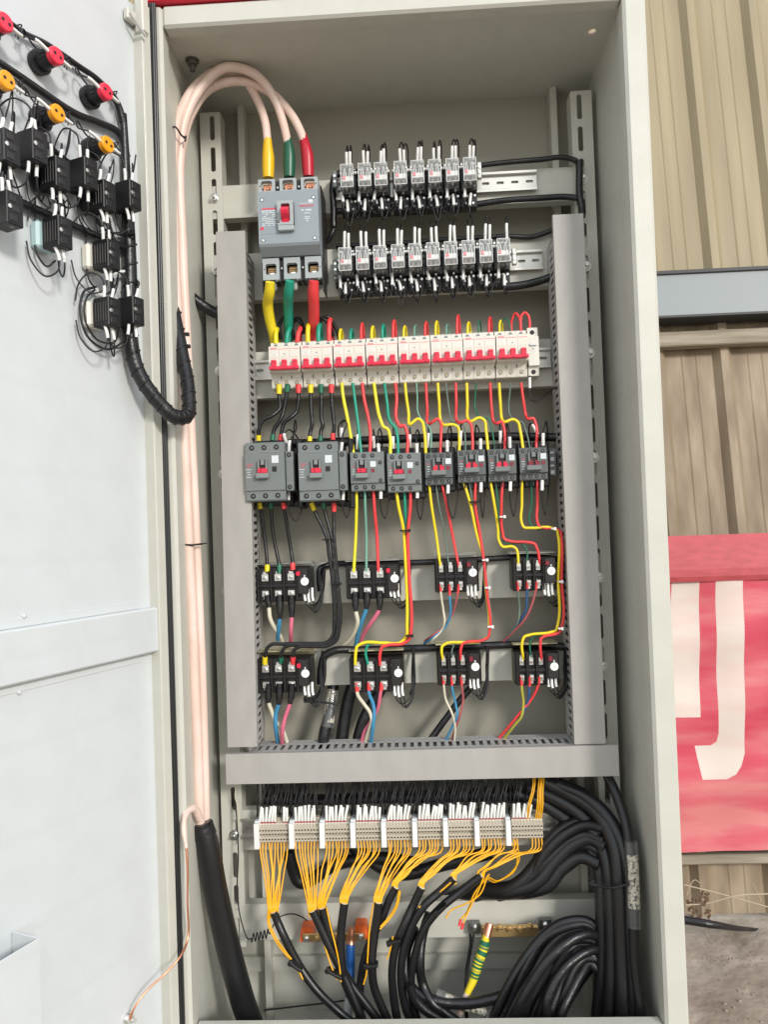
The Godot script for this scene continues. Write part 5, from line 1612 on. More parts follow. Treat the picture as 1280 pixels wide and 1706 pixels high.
	var low := [
		[3, "second upper", "594,812,-142 594,840 593,887,-152 589.4,953,-150", "608,812,-142 608.5,840 610.5,887,-154 610.5,953,-150", "622,812,-142 624,845 628,890,-152 630.5,953,-150"],
		[4, "second lower", "660,812,-140 664,842 672,880,-146 675,920 677,960 678.3,1040 677,1060 668,1070 640,1071 602,1072.5 595,1077 593,1086 591.8,1107,-148", "674,812,-142 675,840 677,880,-150 679,960 681,1052 677,1066 668,1070,-149 625,1070.5 614,1074 610,1083 612.9,1107,-149", "684,812,-140 684,842 680,884,-144 682,960 685,1050 683,1063 674,1071 645,1075 637,1078 634,1086 632.8,1108,-148"],
		[5, "third upper", "715,803,-142 718.7,838 727.5,895,-152 734,944,-150", "726,803,-142 731,838 742.5,895,-154 748,944,-150", "736,803,-142 743.7,838 755,895,-152 764.5,944,-150"],
		[6, "third lower", "772,800,-142 783.5,838 796,895,-146 805,925 810,980 815.5,1040 814,1060 803,1067 770,1070 743,1072.5 737,1077 736,1084 738,1099,-150", "782,800,-142 788,838 799,895,-150 806,930 813.7,990 819,1048 814,1064 800,1067.5,-150 770,1069 758,1073 754,1081 753.7,1097,-151", "793,800,-140 792,838 800,890,-144 806,930 812,990 816.5,1048 813,1062 803,1067 779,1069.5 771,1073 768.5,1080 767.5,1099,-150"],
		[7, "rightmost upper", "817,800,-142 823.7,838 830,880,-152 832.5,903 837,910 856,911 861,915 863,922 863.7,945,-150", "826,800,-142 830,838 836,890,-154 841,904 848,906 871,906.5 876,912 878,944,-151", "838,798,-142 836,838 837.5,885,-150 841,898 849,901 884,904 891,906 895,913 900,941,-150"],
		[8, "rightmost lower", "870,796,-142 870,840,-146 870,872 873,878 885,879.5 922,880 928,883 930,890,-142 930.7,965 930,1040 927,1050 919,1053 882,1058 874,1061 871,1068 872.5,1099,-150", "886,796,-144 886,840,-150 884,872 890,879 920,882,-148 930,888 933,960 933.5,1044 929,1055 905,1059,-150 890,1061 885,1068 886,1099,-151", "896,796,-142 896,840,-146 896,870 899,877 908,879.5 926,881 934,885 936,895,-140 936.5,965 936.5,1044 933,1053 924,1057 908,1060 902,1064 901,1072 902.5,1099,-150"]]
	var m2 := [["lemon", "mint", "wire_red"], ["yellow", "teal", "wire_red"], ["yellow", "grey_green", "wire_red"], ["yellow", "grey_green", "wire_red"], ["yellow", "green", "wire_red"], ["yellow", "green", "wire_red"]]
	for b in 6:
		for k in 3:
			var r: float = [0.0028, 0.0023, 0.0028][k]
			if b >= 2: r = [0.0024, 0.0015, 0.0024][k]
			wire("phase_wire", low[b][k + 2], r, M[m2[b][k]], "%s wire from the %s contactor down to the %s overload relay" % [names[k], NTH[low[b][0] - 1], low[b][1]], "wire", "coloured wires between contactors and overload relays", 9, 7)
	var ties := [[675, 884, -141, "black", "black tie round the coloured wires right of the second upper overload relay", 18], [682, 1059, -140, "black", "black tie low on the wires beside the second lower overload relay", 12], [791, 836, -138, "black", "black tie on the wires just under the second small contactor", 17], [547, 899, -141, "black", "black tie where the three black wires meet under the second large contactor", 20], [560, 972, -141, "black", "black tie halfway down the three black wires", 18],
		[837, 861, -140, "white", "white tie on the wires under the third small contactor", 9], [808, 933, -139, "white", "white tie on the wires left of the rightmost upper relay", 9], [812, 979, -139, "white", "white tie lower on the wires left of the rightmost upper relay", 8], [817, 1044, -139, "white", "white tie at the foot of the wires beside the third lower relay", 9], [922, 881, -139, "white", "white tie at the corner of the wires beside the right duct", 6], [934, 969, -137, "white", "white tie halfway down the wires beside the right duct", 6], [934, 1047, -137, "white", "white tie at the lower bend of the wires beside the right duct", 7]]
	for t in ties:
		var o := thing("cable_tie", P(t[0], t[1], t[2] * 0.001 + 0.003))
		tag(o, t[4], "cable tie", "cable ties on the wire runs")
		one_box("tie_strap", Vector3.ZERO, Vector3(t[5] * 0.001, 0.0026, 0.009), 0.0006, M[t[3]], o)
		one_box("tie_head", Vector3(t[5] * 0.0004, 0.0, 0.004), Vector3(0.0045, 0.0052, 0.004), 0.0008, M[t[3]], o)

func motor_wires() -> void:
	var nm := ["upper left", "second upper", "lower left", "second lower", "third upper", "rightmost upper", "third lower", "rightmost lower"]
	var runs := [
		["446,995,-150 448,1012 450,1030 457,1045,-158 466,1058,-170 474,1075,-185", "466,995,-150 466,1030 464,1050,-160 463,1066,-175", "486,995,-150 486,1028 485,1045 484.5,1075,-180"],
		["592,990,-150 593,1018 596,1035,-154 592,1050,-165 583,1065,-178 572,1076,-188", "612,990,-150 610.5,1014 603,1035,-158 597,1055,-172 593,1076,-188", "633,988,-150 631.6,1016 618,1038,-156 608,1053,-170 600,1074,-188"],
		["448,1142,-150 447.5,1170 453,1186,-156 458,1200,-160 470,1215,-168 478,1236,-178", "466,1142,-150 464,1173 459.5,1190,-155 459,1205 463,1236,-175", "487,1142,-150 483,1172 475,1195,-152 471,1213 470,1238,-170"],
		["595,1140,-150 596,1157 606,1172,-154 617,1188 619.5,1200 615,1216,-162 608,1238,-178", "615,1140,-150 615,1155 621,1170,-152 623.5,1182 622,1206 618,1240,-172", "636,1140,-150 634,1155 629,1182,-158 618,1202,-164 607,1220,-172 602,1240,-180"],
		["734,976,-150 735,990 738.7,1015,-156 741,1036 736,1050,-165 724,1063 712,1073,-185", "749,976,-150 750,1000 751,1022,-158 742,1045,-166 722,1062 707,1072,-187", "764.5,976,-150 762,994 755,1020,-160 738,1046,-168 722,1058 708,1068,-188"],
		["863,972,-150 864,990 866,1012,-156 864,1034 854,1050,-168 842,1066,-186", "879,972,-150 878.5,985 876,1018,-154 862,1042,-166 842,1068,-186", "894.5,972,-150 892,988 876,1030,-156 857,1051,-168 838,1070,-187"],
		["738.5,1130,-150 740,1145 743,1165,-155 753,1187 758,1205,-160 757,1240,-172", "752.5,1130,-150 754,1148 759,1170,-155 762,1192 754,1210,-164 741,1238,-178", "768.7,1130,-150 770,1146 772,1165,-156 766,1194 758,1216,-166 752,1240,-178"],
		["868.7,1130,-150 870,1148 872.5,1172,-154 869,1194 858,1208,-160 838,1234,-176", "883.5,1130,-150 882,1150 879.5,1170,-156 871,1188 864,1200,-164 848,1222,-174", "899,1130,-150 896,1145 887,1163,-156 870,1184 852,1206,-164 830,1232,-178"]]
	var cols := [["cream_wire", "blue_wire", "pink_wire"], ["cream_wire", "blue_wire", "pink_wire"], ["cream_wire", "blue_wire", "pink_wire"], ["cream_wire", "blue_wire", "pink_wire"], ["cream_wire", "blue_wire", "rose"], ["grey_green", "navy_wire", "rose"], ["cream_wire", "blue_wire", "rose"], ["olive_wire", "navy_wire", "wire_red"]]
	var words := [["cream", "blue", "pink"], ["cream", "blue", "pink"], ["cream", "blue", "pink"], ["cream", "blue", "pink"], ["cream", "blue", "dull red"], ["grey green", "dark blue", "dull red"], ["cream", "blue", "dull red"], ["olive yellow", "dark blue", "red"]]
	var boots := [0, 1, 2]
	for i in 8:
		for k in 3:
			var r: float = 0.0036 if i < 3 else (0.0031 if i == 3 else 0.0020)
			if i == 7: r = 0.0023
			var o := wire("motor_wire", runs[i][k], r, M[cols[i][k]], "%s outgoing wire under the %s overload relay" % [words[i][k], nm[i]], "wire", "outgoing motor wires of the overload relays", 9, 6)
			var p := points(runs[i][k])
			if i < 3: on(o, "black_boot", PackedVector3Array([p[0] + Vector3(0, 0.004, 0), p[0].lerp(p[1], 0.35), p[0].lerp(p[1], 0.8), p[1]]), [0.0058, 0.0066, 0.0058, 0.0042], M.cable, 12, 3)
			else: on(o, "red_ferrule", PackedVector3Array([p[0] + Vector3(0, 0.003, 0), p[0].lerp(p[1], 0.75)]), [r * 1.35, r * 1.2], M.wire_red, 9, 2)
	# sleeved signal leads beside each setting dial
	var at := [[512, 985, 536, 940], [655, 978, 682, 940], [512, 1142, 536, 1082], [662, 1143, 688, 1078], [784, 976, 808, 935], [912, 975, 938, 930], [788, 1130, 812, 1078], [918, 1128, 942, 1076]]
	for i in 8:
		var a = at[i]
		for k in 3:
			var x: float = a[0] - 5.0 + k * 6.5
			var y: float = a[1] + (2.0 if k == 1 else 0.0)
			var low := 30.0 + k * 3.0
			var text := "%f,%f,-148 %f,%f,-146 %f,%f,-146 %f,%f,-150 %f,%f,-158 %f,%f,-168 %f,%f,-184" % [x, y - 6, x + 2, y + 16, x + 4, y + 21, x + 13 - k * 3, y + low, a[2] - 5.0 + k * 1.5, y + low - 10.0, a[2] - 2.0 + k * 2.0, y - 20.0, a[2] + k * 1.5, a[3] + 2.0]
			var o := wire("signal_lead", text, 0.0011, M.soft_black, "%s black lead with white sleeve below the dial of the %s overload relay" % [["left", "middle", "right"][k], nm[i]], "wire", "sleeved signal leads of the overload relays", 7, 6)
			var p := points(text)
			on(o, "marker_sleeve", PackedVector3Array([p[0], p[1]]), 0.0023, M.white, 8, 1)

func relay_wires() -> void:
	var sp := relay_spots()
	rng.seed = 41
	for i in sp.size():
		var up := i < 8
		var k := i if up else i - 8
		var row := "upper" if up else "lower"
		var x: float = sp[i][0]
		var y: float = sp[i][1]
		var who := "the %s relay of the %s row" % [NTH[k], row]
		for j in 2:
			if not up and k >= 8 and j == 0 and k == 9: continue
			var xx: float = x - 1.0 + j * 7.0 + rng.randf_range(-1.2, 1.2)
			var tip := rng.randf_range(-1.5, 1.5)
			var hh: float = (22.0 if up else 27.0) + rng.randf_range(-2, 2)
			var back := rng.randf_range(2, 7) if up else rng.randf_range(-1, 2)
			var text := "%f,%f,-166 %f,%f,-160 %f,%f,-163 %f,%f,-168 %f,%f,-178 %f,%f,-188" % [xx, y - 15, xx + tip, y - 17 - hh, xx + tip + 0.5, y - 24 - hh, xx + tip + back * 0.5, y - 28 - hh, xx + tip + back, y - 20 - hh, xx + back, y - 12]
			var o := wire("relay_lead", text, 0.0013, M.soft_black, "%s black lead with white sleeve rising above %s" % ["left" if j == 0 else "right", who], "wire", "sleeved leads above the relays", 7, 5)
			var p := points(text)
			on(o, "marker_sleeve", PackedVector3Array([p[0], p[1]]), 0.0026, M.white, 8, 1)
		# below: two sleeved leads and a jumper to the next relay
		for j in 2:
			var xx: float = x - 9.0 + j * 10.0 + rng.randf_range(-1, 1)
			var yy: float = y + (29.0 if j == 0 else 42.0)
			var ln := 17.0 + rng.randf_range(-2, 3)
			var tip := rng.randf_range(-2.5, 3.5)
			var dip := rng.randf_range(12, 20)
			var text := "%f,%f,-168 %f,%f,-152 %f,%f,-152 %f,%f,-164 %f,%f,-180 %f,%f,-188" % [xx, yy, xx + tip, yy + ln, xx + tip, yy + ln + dip * 0.7, xx + tip + 2.0, yy + ln + dip, xx + tip + 4.0, yy + ln + dip * 0.6, xx + tip + 3.0, yy + 4]
			var o := wire("relay_lead", text, 0.0013, M.soft_black, "%s hanging black lead with white sleeve under %s" % ["left" if j == 0 else "right", who], "wire", "sleeved leads below the relays", 7, 5)
			var p := points(text)
			on(o, "marker_sleeve", PackedVector3Array([p[0], p[1]]), 0.0026, M.white, 8, 1)
		if k < (7 if up else 9):
			var dip := rng.randf_range(26, 38)
			var x2: float = sp[i + 1][0]
			var text := "%f,%f,-172 %f,%f,-165 %f,%f,-163 %f,%f,-163 %f,%f,-165 %f,%f,-172" % [x + 4, y + 29, x + 5, y + 36, x + 9, y + 34 + dip * 0.7, (x + x2) * 0.5 + 8, y + 34 + dip, x2 + 1, y + 34 + dip * 0.6, x2 + 4, y + 28]
			var o := wire("jumper_wire", text, 0.0012, M.soft_black, "black jumper loop hanging between %s and its right neighbour" % who, "wire", "jumper loops under the relays", 7, 6)
			var p := points(text)
			on(o, "pale_ferrule", PackedVector3Array([p[0], p[1]]), 0.0017, M.print, 7, 1)
			var mid := (x + x2) * 0.5
			var text3 := "%f,%f,-170 %f,%f,-158 %f,%f,-156 %f,%f,-160 %f,%f,-172" % [x - 7, y + 44, x - 4, y + 58, mid - 10, y + 48 + dip, mid - 2, y + 54, mid + 2, y + 43]
			var o3 := wire("jumper_wire", text3, 0.0011, M.soft_black, "slack front jumper loop under %s" % who, "wire", "jumper loops under the relays", 7, 6)
			on(o3, "pale_ferrule", PackedVector3Array([points(text3)[0], points(text3)[1].lerp(points(text3)[0], 0.5)]), 0.0017, M.print, 7, 1)
			var text2 := "%f,%f,-174 %f,%f,-170 %f,%f,-168 %f,%f,-172" % [x - 3, y + 42, x + 3, y + 50 + dip * 0.4, x + 15, y + 50 + dip * 0.35, x2 - 6, y + 41]
			wire("jumper_wire", text2, 0.0011, M.soft_black, "short low black jumper from %s to its right" % who, "wire", "jumper loops under the relays", 7, 5)

func coil_wires() -> void:
	# white sleeved control leads of the contactors: bottom loop and top loops
	var low := [[481, 816, 499, 868, 505], [572, 816, 566, 862, 584], [635, 814, 634, 864, 648], [696, 813, 700, 866, 706], [747, 805, 754, 864, 763], [802, 803, 803, 862, 808], [851, 801, 852, 860, 862], [904, 800, 908, 858, 914]]
	for i in 8:
		var a = low[i]
		var x: float = a[0]
		var text := "%f,%f,-138 %f,%f,-134 %f,%f,-136 %f,%f,-142 %f,%f,-150 %f,%f,-175" % [x, a[1] - 2, x - 0.5, a[1] + 17, x - 1, a[1] + 28, (x + a[4]) * 0.5, a[3], a[4], a[1] + 24, a[4] - 1, a[1] - 15]
		var o := wire("coil_lead", text, 0.0013, M.soft_black, "black lead with white sleeve looping under the %s contactor" % NTH[i], "wire", "control leads under the contactors", 7, 6)
		var p := points(text)
		on(o, "marker_sleeve", PackedVector3Array([p[0], p[1]]), 0.0030, M.white, 8, 1)
	var top := [["481,754,-130 483,734,-126 488,726,-132 494,712,-150 492,700,-165 488,735,-185", "first"], ["479,742,-150 474,722,-140 480,716,-145 490,722,-160 500,736,-185", "first"], ["568,753,-130 570,737,-128 572,722,-135 578,706,-145 574,700,-155 566,706,-165 565,738,-186", "second"], ["569,728,-140 569.5,713,-138 571,704,-142 578,702,-150 582,715,-165 582,740,-186", "second"],
		["632,757,-132 630,739,-128 630,722,-138 633,714,-148 637,728,-160 636,750,-184", "third"], ["595.5,748,-150 596,724,-145 596,716,-150 598,730,-175", "third"], ["623,746,-150 622.5,727,-145 622,716,-150 625,730,-175", "third"], ["695,757,-132 694.5,739,-128 693,722,-138 696,716,-148 700,728,-160 699,750,-184", "fourth"], ["655,747,-150 655,727,-145 655,714,-150 657,730,-175", "fourth"], ["683,744,-150 683,724,-145 683,714,-150 685,730,-175", "fourth"],
		["745.5,752,-132 745.5,734,-128 747,718,-138 750,708,-150 753,724,-165 752,748,-184", "fifth"], ["713,746,-150 714,722,-145 714,712,-150 716,730,-175", "fifth"], ["801,748,-132 801,731,-128 798,716,-140 794,708,-150 792,724,-165 793,745,-184", "sixth"], ["767,742,-150 768,718,-145 768,708,-150 770,730,-175", "sixth"], ["850,746,-132 849.5,728,-128 848,714,-140 845,706,-150 844,722,-165 845,743,-184", "seventh"], ["834,738,-150 834,718,-145 833,708,-150 836,730,-175", "seventh"], ["905.5,742,-132 905.5,722,-128 908,708,-138 910,702,-150 913,716,-165 912,740,-184", "eighth"], ["897,724,-146 888,708,-150 884,706,-158 883,735,-182", "eighth"]]
	var seen := {}
	for t in top:
		var side: String = "right" if not seen.has(t[1]) else ("left" if seen[t[1]] == 1 else "middle")
		seen[t[1]] = seen.get(t[1], 0) + 1
		var o := wire("coil_lead", t[0], 0.0013, M.soft_black, "black lead with white sleeve rising at the %s above the %s contactor" % [side, t[1]], "wire", "control leads above the contactors", 7, 6)
		var p := points(t[0])
		on(o, "marker_sleeve", PackedVector3Array([p[0], p[1]]), 0.0029, M.white, 8, 1)
	var o := wire("coil_lead", "883,626,-150 883.4,645,-148 883.5,656 886,666 893,669,-152 905,661 914,654,-160 932,640,-165", 0.0014, M.soft_black, "black lead with white sleeve from the narrow end unit into the right duct", "wire", "", 7, 6)
	on(o, "marker_sleeve", points("883,628,-150 883.4,647,-148"), 0.0024, M.white, 8, 1)

func harness() -> void:
	var rows := [["556,378,-178 556,350 555,305 558,294 566,289 600,287", 0.0056, "upright black harness at the left of the upper relay row"], ["556,382,-178 552,392 546,402,-182 520,404,-188 495,402,-190", 0.0045, "black harness turning left below the upper relay row to the main breaker"],
		["790,277,-180 830,272 900,266 945,263 960,268 966,276,-172", 0.0045, "upper black harness running right from the upper relay row"], ["790,341,-180 830,335 900,330 945,328 965,330,-174", 0.0052, "lower black harness running right from the upper relay row"], ["966,268,-172 966,290 967,330 970,345 970,362,-168", 0.0062, "upright black harness dropping into the right duct"],
		["560,410,-187 640,407 760,398 850,394 890,394 912,387,-182 926,380,-176", 0.0045, "black harness behind the tops of the lower relay row"], ["840,478,-181 870,475 900,468 924,459,-176", 0.0070, "thick black harness leaving the lower relay row for the right duct"], ["560,476,-187 640,470 740,466 845,460,-186", 0.0055, "black harness behind the sockets of the lower relay row"], ["560,352,-187 650,346 720,342 795,338,-186", 0.0055, "black harness behind the sockets of the upper relay row"],
		["430,742,-188 560,736 700,730 850,727 900,728 940,729,-180", 0.0075, "thick black harness behind the contactors' tops"], ["534,985,-176 532,960 534,947 542,943,-182 600,939 700,937 800,932 880,928 945,932,-180", 0.0052, "black harness along the top of the upper overload relays"], ["534,1140,-176 536,1110 542,1092 552,1086 600,1083,-186 700,1080 800,1076 900,1074 948,1078,-182", 0.0068, "black harness along the top of the lower overload relays"],
		["540,950,-168 537,985 531,1003 522,1010", 0.0030, "black bundle curling down right of the upper left overload relay"], ["541,1095,-168 538,1140 530,1158 516,1166 506,1163", 0.0034, "black bundle curling down right of the lower left overload relay"], ["688,1078,-168 690,1110 689,1145 684,1158", 0.0026, "black bundle hanging right of the second lower overload relay"], ["812,1076,-168 812,1110 810,1140 804,1156", 0.0026, "black bundle hanging right of the third lower overload relay"], ["808,938,-168 806,975 803,1000 798,1010", 0.0024, "black bundle hanging right of the third upper overload relay"], ["944,1078,-164 946,1115 942,1150 934,1162", 0.0030, "black bundle hanging between the lowest right relay and the duct"]]
	for r in rows: wire("harness", r[0], r[1], M.cable, r[2], "cable", "", 10, 7)

# ---- the bottom of the cabinet -----------------------------------------
func build_bottom() -> void:
	var gs := terminal_groups()
	var ends := [[456, 1521, -112], [521, 1519, -112], [537, 1514, -118], [574, 1506, -112], [631, 1505, -112], [659, 1480, -120], [703, 1480, -116], [757, 1465, -118], [803, 1461, -124]]
	rng.seed = 61
	for i in gs.size():
		var g = gs[i]
		var n: int = g[2]
		var e = ends[i]
		for k in n:
			var x: float = g[0] + (g[1] - g[0]) * (k + 0.5) / n
			var yt: float = 1368.0 - (x - 455.0) * 0.0168
			# black lead with its sleeve above
			if not (i == 8 and k >= 6) and not (k == n - 1 and i in [1, 2, 4]) and not (i == 0 and k in [6, 7]):
				var tip := rng.randf_range(-1.5, 4.5)
				var hh := rng.randf_range(20, 26)
				var text := "%f,%f,-160 %f,%f,-158 %f,%f,-158 %f,%f,-164 %f,%f,-172 %f,%f,-180" % [x, yt + 4, x, yt, x + tip, yt - hh, x + tip * 1.3, yt - hh - 8, x + tip * 2 + 4, yt - 50, x + tip * 2 + 8, yt - 95]
				var o := wire("control_lead", text, 0.0012, M.soft_black, "%s black lead with white sleeve on top of the %s terminal block" % [NTH[k], NTH[i]], "wire", "sleeved leads above the terminal blocks", 7, 4)
				var p := points(text)
				on(o, "marker_sleeve", PackedVector3Array([p[1], p[2]]), 0.0024, M.white, 8, 1)
				on(o, "red_ferrule", PackedVector3Array([p[0], p[1] + Vector3(0, 0.001, 0)]), 0.0021, M.crimson, 7, 1)
			# yellow lead below, gathered into its cable
			if n == 10 and i == 8 and k in [2, 3, 4, 5]: continue
			var yb: float = 1404.0 - (x - 455.0) * 0.0168
			var sx: float = (k - n * 0.5) * (1.9 if i < 5 else 1.3)
			var f := rng.randf_range(0.30, 0.5)
			var text2 := "%f,%f,-158 %f,%f,-152 %f,%f,-140 %f,%f,-124 %f,%f,%d %f,%f,%d" % [x, yb - 3, x + rng.randf_range(-1, 2), yb + 16, lerpf(x, e[0] + sx, f) + rng.randf_range(-2, 4), lerpf(yb, e[1], 0.42), lerpf(x, e[0] + sx, 0.82) + rng.randf_range(-1, 1.5), lerpf(yb, e[1], 0.74), e[0] + sx, e[1] - 8, e[2], e[0] + sx * 0.7, e[1] + 8, e[2]]
			wire("yellow_lead", text2, 0.00125, M.gold_wire, "%s thin yellow wire under the %s terminal block" % [NTH[k], NTH[i]], "wire", "yellow wires fanning below the terminal blocks", 6, 6)
	for k in 6:
		var x0: float = [878, 881, 893, 896, 899, 902][k]
		var x1: float = [890, 893, 900, 903, 905, 908][k]
		wire("yellow_lead", "%f,1364,-158 %f,1340,-152 %f,1318,-158 %f,1285,-176" % [x0, x0 + 3, x1 - 3, x1], 0.00125, M.gold_wire, "%s yellow wire rising from the last terminal block behind the duct" % NTH[k], "wire", "yellow wires rising from the last terminal block", 6, 5)
	var mass := Mb.new()
	for k in 110:
		var x := 430.0 + 4.1 * k + rng.randf_range(-3, 3)
		var tilt := rng.randf_range(-12, 18)
		var q := points("%f,1366,-176 %f,1345,-178 %f,1318,-184 %f,1280,-188" % [x, x + tilt * 0.3, x + tilt * 0.7, x + tilt])
		var sm := smooth(q, PackedFloat32Array([0.0013, 0.0013, 0.0013, 0.0013]), 3)
		mass.tube(sm[0], sm[1], 6)
	var mo := put("control_wires", mass, M.soft_black)
	tag(mo, "dense black control wires rising behind the terminal blocks into the duct", "wiring", "", "stuff")
	# control cables under the yellow bunches
	var cables := [["456,1519,-112 463,1537 470,1553,-108 483,1580 497,1606 529,1651,-100 571,1691 610,1725,-90", 0.0066, "first"], ["521,1517,-112 529,1534 550,1579,-110 571,1622 598,1685,-104 612,1720", 0.0068, "second"], ["537,1512,-118 542,1530 558,1585,-116 577,1627 619,1685,-112 640,1715", 0.0072, "third"], ["574,1504,-112 572,1520 569,1545 568.6,1592,-110 574,1632 586,1662 602,1695 610,1720", 0.0070, "fourth"], ["631,1503,-112 629,1522 626,1545 620,1606,-108 624,1646 634,1672 646,1700 652,1720", 0.0070, "fifth"], ["660,1478,-120 650,1497 636,1531,-120 611,1585,-122 603,1619 600,1660 602,1710", 0.0066, "sixth"], ["703,1478,-116 688,1510 674,1540,-108 661,1572 653.6,1619 656,1660 664,1715", 0.0068, "seventh"], ["757,1463,-118 735,1484 708,1508,-110 690,1535 673,1580 668,1630 675,1675 690,1720", 0.0066, "eighth"], ["803,1459,-124 770,1484 735,1512,-116 708,1545 692,1590 685,1640 690,1680 702,1720", 0.0066, "ninth"]]
	for c in cables:
		var o := wire("control_cable", c[0], c[1], M.printed_cable, "black cable carrying the yellow wires of the %s terminal block" % c[2], "cable", "black control cables of the terminal blocks", 12, 7)
		var p := points(c[0])
		on(o, "stripped_end", PackedVector3Array([p[0] - (p[1] - p[0]) * 0.02, p[0] + (p[1] - p[0]) * 0.08]), c[1] * 0.86, M.cream_wire, 12, 1)
	var spare := [["447,1516,-108 446,1535 455,1560,-100 470,1583 490,1606 497,1618 505,1632,-94", "from the first bunch down along its cable"], ["449,1520,-108 449,1536 460,1562,-99 476,1586 493,1608 503,1628,-94", "beside the first, along the same cable"], ["544,1512,-112 550,1540 560,1580,-104 566,1612 568,1636,-98", "right of the third cable"], ["541,1575,-108 553,1612,-102 562,1632,-98", "between the second and third cables"], ["622,1506,-108 616,1545 613,1590,-102 610,1625 606,1640,-102", "left of the fifth cable"], ["667,1484,-112 662,1510 650,1530 633,1548,-106", "from the sixth bunch back to the fifth cable"], ["665,1484,-112 660,1508 648,1528 634,1544,-106", "above its twin near the fifth cable"], ["655,1560,-100 648,1590,-98 645,1598,-98", "tucked beside the seventh cable"], ["752,1470,-112 722,1495 698,1512,-106", "beside the eighth cable"],
		["806,1462,-118 797,1485 785,1510 772,1538,-108", "hanging from the ninth bunch to a red crimp"], ["812,1462,-118 800,1490 778,1505 750,1518 743,1530,-108", "drooping left from the ninth bunch"], ["816,1456,-120 790,1490 778,1520 768,1532,-106", "crossing down from the ninth bunch to a red crimp"], ["850,1400,-156 862,1425 858,1450 835,1466 815,1462,-120", "curving in from the last terminal block"], ["858,1400,-156 866,1430 850,1456 830,1468 812,1464,-120", "curving in beside its twin from the last terminal block"]]
	for i in spare.size():
		var o := wire("spare_wire", spare[i][0], 0.00135, M.gold_wire, "loose yellow wire %s" % spare[i][1], "wire", "loose yellow wires at the cabinet foot", 6, 6)
		if i in [9, 11]:
			var p := points(spare[i][0])
			on(o, "red_crimp", PackedVector3Array([p[-1], p[-1] + Vector3(-0.003, -0.009, 0.002)]), 0.0024, M.wire_red, 8, 1)
	for t in [[494, 1609, -92, -0.6, 0.022, "round the first cable and its yellow wires"], [558, 1621, -100, -0.5, 0.026, "round the second and third cables"], [620, 1607, -100, 0.1, 0.020, "round the fifth cable"], [658, 1567, -98, 0.25, 0.020, "round the seventh cable"], [735, 1513, -106, 0.6, 0.020, "round the ninth cable"]]:
		var o := thing("cable_tie", P(t[0], t[1], t[2] * 0.001))
		o.rotation.z = t[3]
		tag(o, "black cable tie %s" % t[5], "cable tie", "ties on the control cables")
		one_box("tie_strap", Vector3.ZERO, Vector3(t[4], 0.0045, 0.016), 0.001, M.black, o)
		one_box("tie_head", Vector3(-t[4] * 0.5, 0.0, 0.004), Vector3(0.007, 0.008, 0.007), 0.001, M.black, o)
	# heavy cables on the right
	var heavy := [
		["905,1300,-180 950,1322,-165 995,1352,-140 1022,1400,-110 1032,1480,-90 1036,1580,-80 1040,1720,-70", 0.0125, "black cable on the outside of the big bundle arching over at right"],
		["880,1312,-186 930,1332,-172 978,1366,-150 1008,1420,-120 1018,1500,-100 1020,1600,-90 1016,1720,-85", 0.0120, "second black cable of the arching bundle at right"],
		["860,1322,-188 915,1345,-180 960,1378,-160 994,1430,-132 1004,1520,-112 1004,1620,-104 996,1720,-100", 0.0115, "third black cable of the arching bundle at right"],
		["930,1306,-172 975,1326,-152 1018,1368,-122 1046,1440,-92 1052,1540,-76 1060,1720,-62", 0.0110, "black cable next to the right wall with pale print"],
		["1012,1290,-150 1030,1330,-128 1044,1375,-104 1051,1425,-82 1056,1500,-70 1058,1600,-62 1072,1720,-50", 0.0082, "slim black cable along the right wall with a paper marker"],
		["1008,1388,-128 985,1370,-150 948,1376,-160 916,1404,-160 893,1444,-158 860,1476,-160 800,1484,-192 745,1500,-228 700,1530,-240", 0.0125, "black cable looping left from the bundle behind the terminals"],
		["1012,1412,-118 985,1398,-138 955,1408,-146 925,1436,-148 895,1470,-148 852,1485,-162 800,1488,-196 760,1510,-228 720,1540,-238", 0.0120, "lower black cable looping left from the bundle"],
		["1000,1440,-120 968,1428,-136 938,1446,-140 915,1475,-142 882,1486,-160 840,1489,-196 800,1515,-226 780,1540,-236", 0.0105, "inner black cable of the loop beside the last terminal block"],
		["700,1440,-205 640,1430,-215 560,1440,-220 500,1470,-222 480,1420,-220", 0.011, "black cable crossing in the dark behind the yellow wires"],
		["820,1420,-205 740,1440,-210 660,1455,-215 600,1420,-222 560,1380,-225", 0.011, "second black cable in the dark behind the yellow wires"],
		["930,1320,-215 800,1325,-220 650,1330,-225 500,1335,-225 440,1330,-225", 0.013, "black cable lying level in the dark just under the duct"],
		["920,1345,-222 780,1356,-228 640,1362,-230 500,1372,-230 450,1380,-228", 0.012, "second black cable lying level in the dark under the duct"]]
	for h in heavy: wire("heavy_cable", h[0], h[1], M.printed_cable, h[2], "cable", "heavy black cables on the right", 14, 8)
	# arching coil: alike cables side by side, each with its own wander
	rng.seed = 83
	for k in 10:
		var f := k / 9.0
		var wob := func() -> float: return rng.randf_range(-4.0, 4.0)
		var text := "%f,1722,%f %f,%f,%f %f,%f,%f %f,%f,%f %f,%f,%f %f,%f,%f %f,%f,%f" % [812 + 118 * f, -98 + 22 * f,
			834 + 104 * f + wob.call(), 1672 + 16 * f, -104 + 20 * f + wob.call(), 868 + 88 * f + wob.call(), 1612 + 34 * f, -112 + 18 * f + wob.call(), 902 + 66 * f + wob.call(), 1562 + 52 * f + wob.call(), -122 + 18 * f + wob.call(),
			940 + 40 * f + wob.call(), 1538 + 66 * f, -126 + 18 * f + wob.call(), 978 + 16 * f, 1537 + 72 * f + wob.call(), -122 + 16 * f, 1010 + 2 * f, 1556 + 62 * f, -112 + 8 * f]
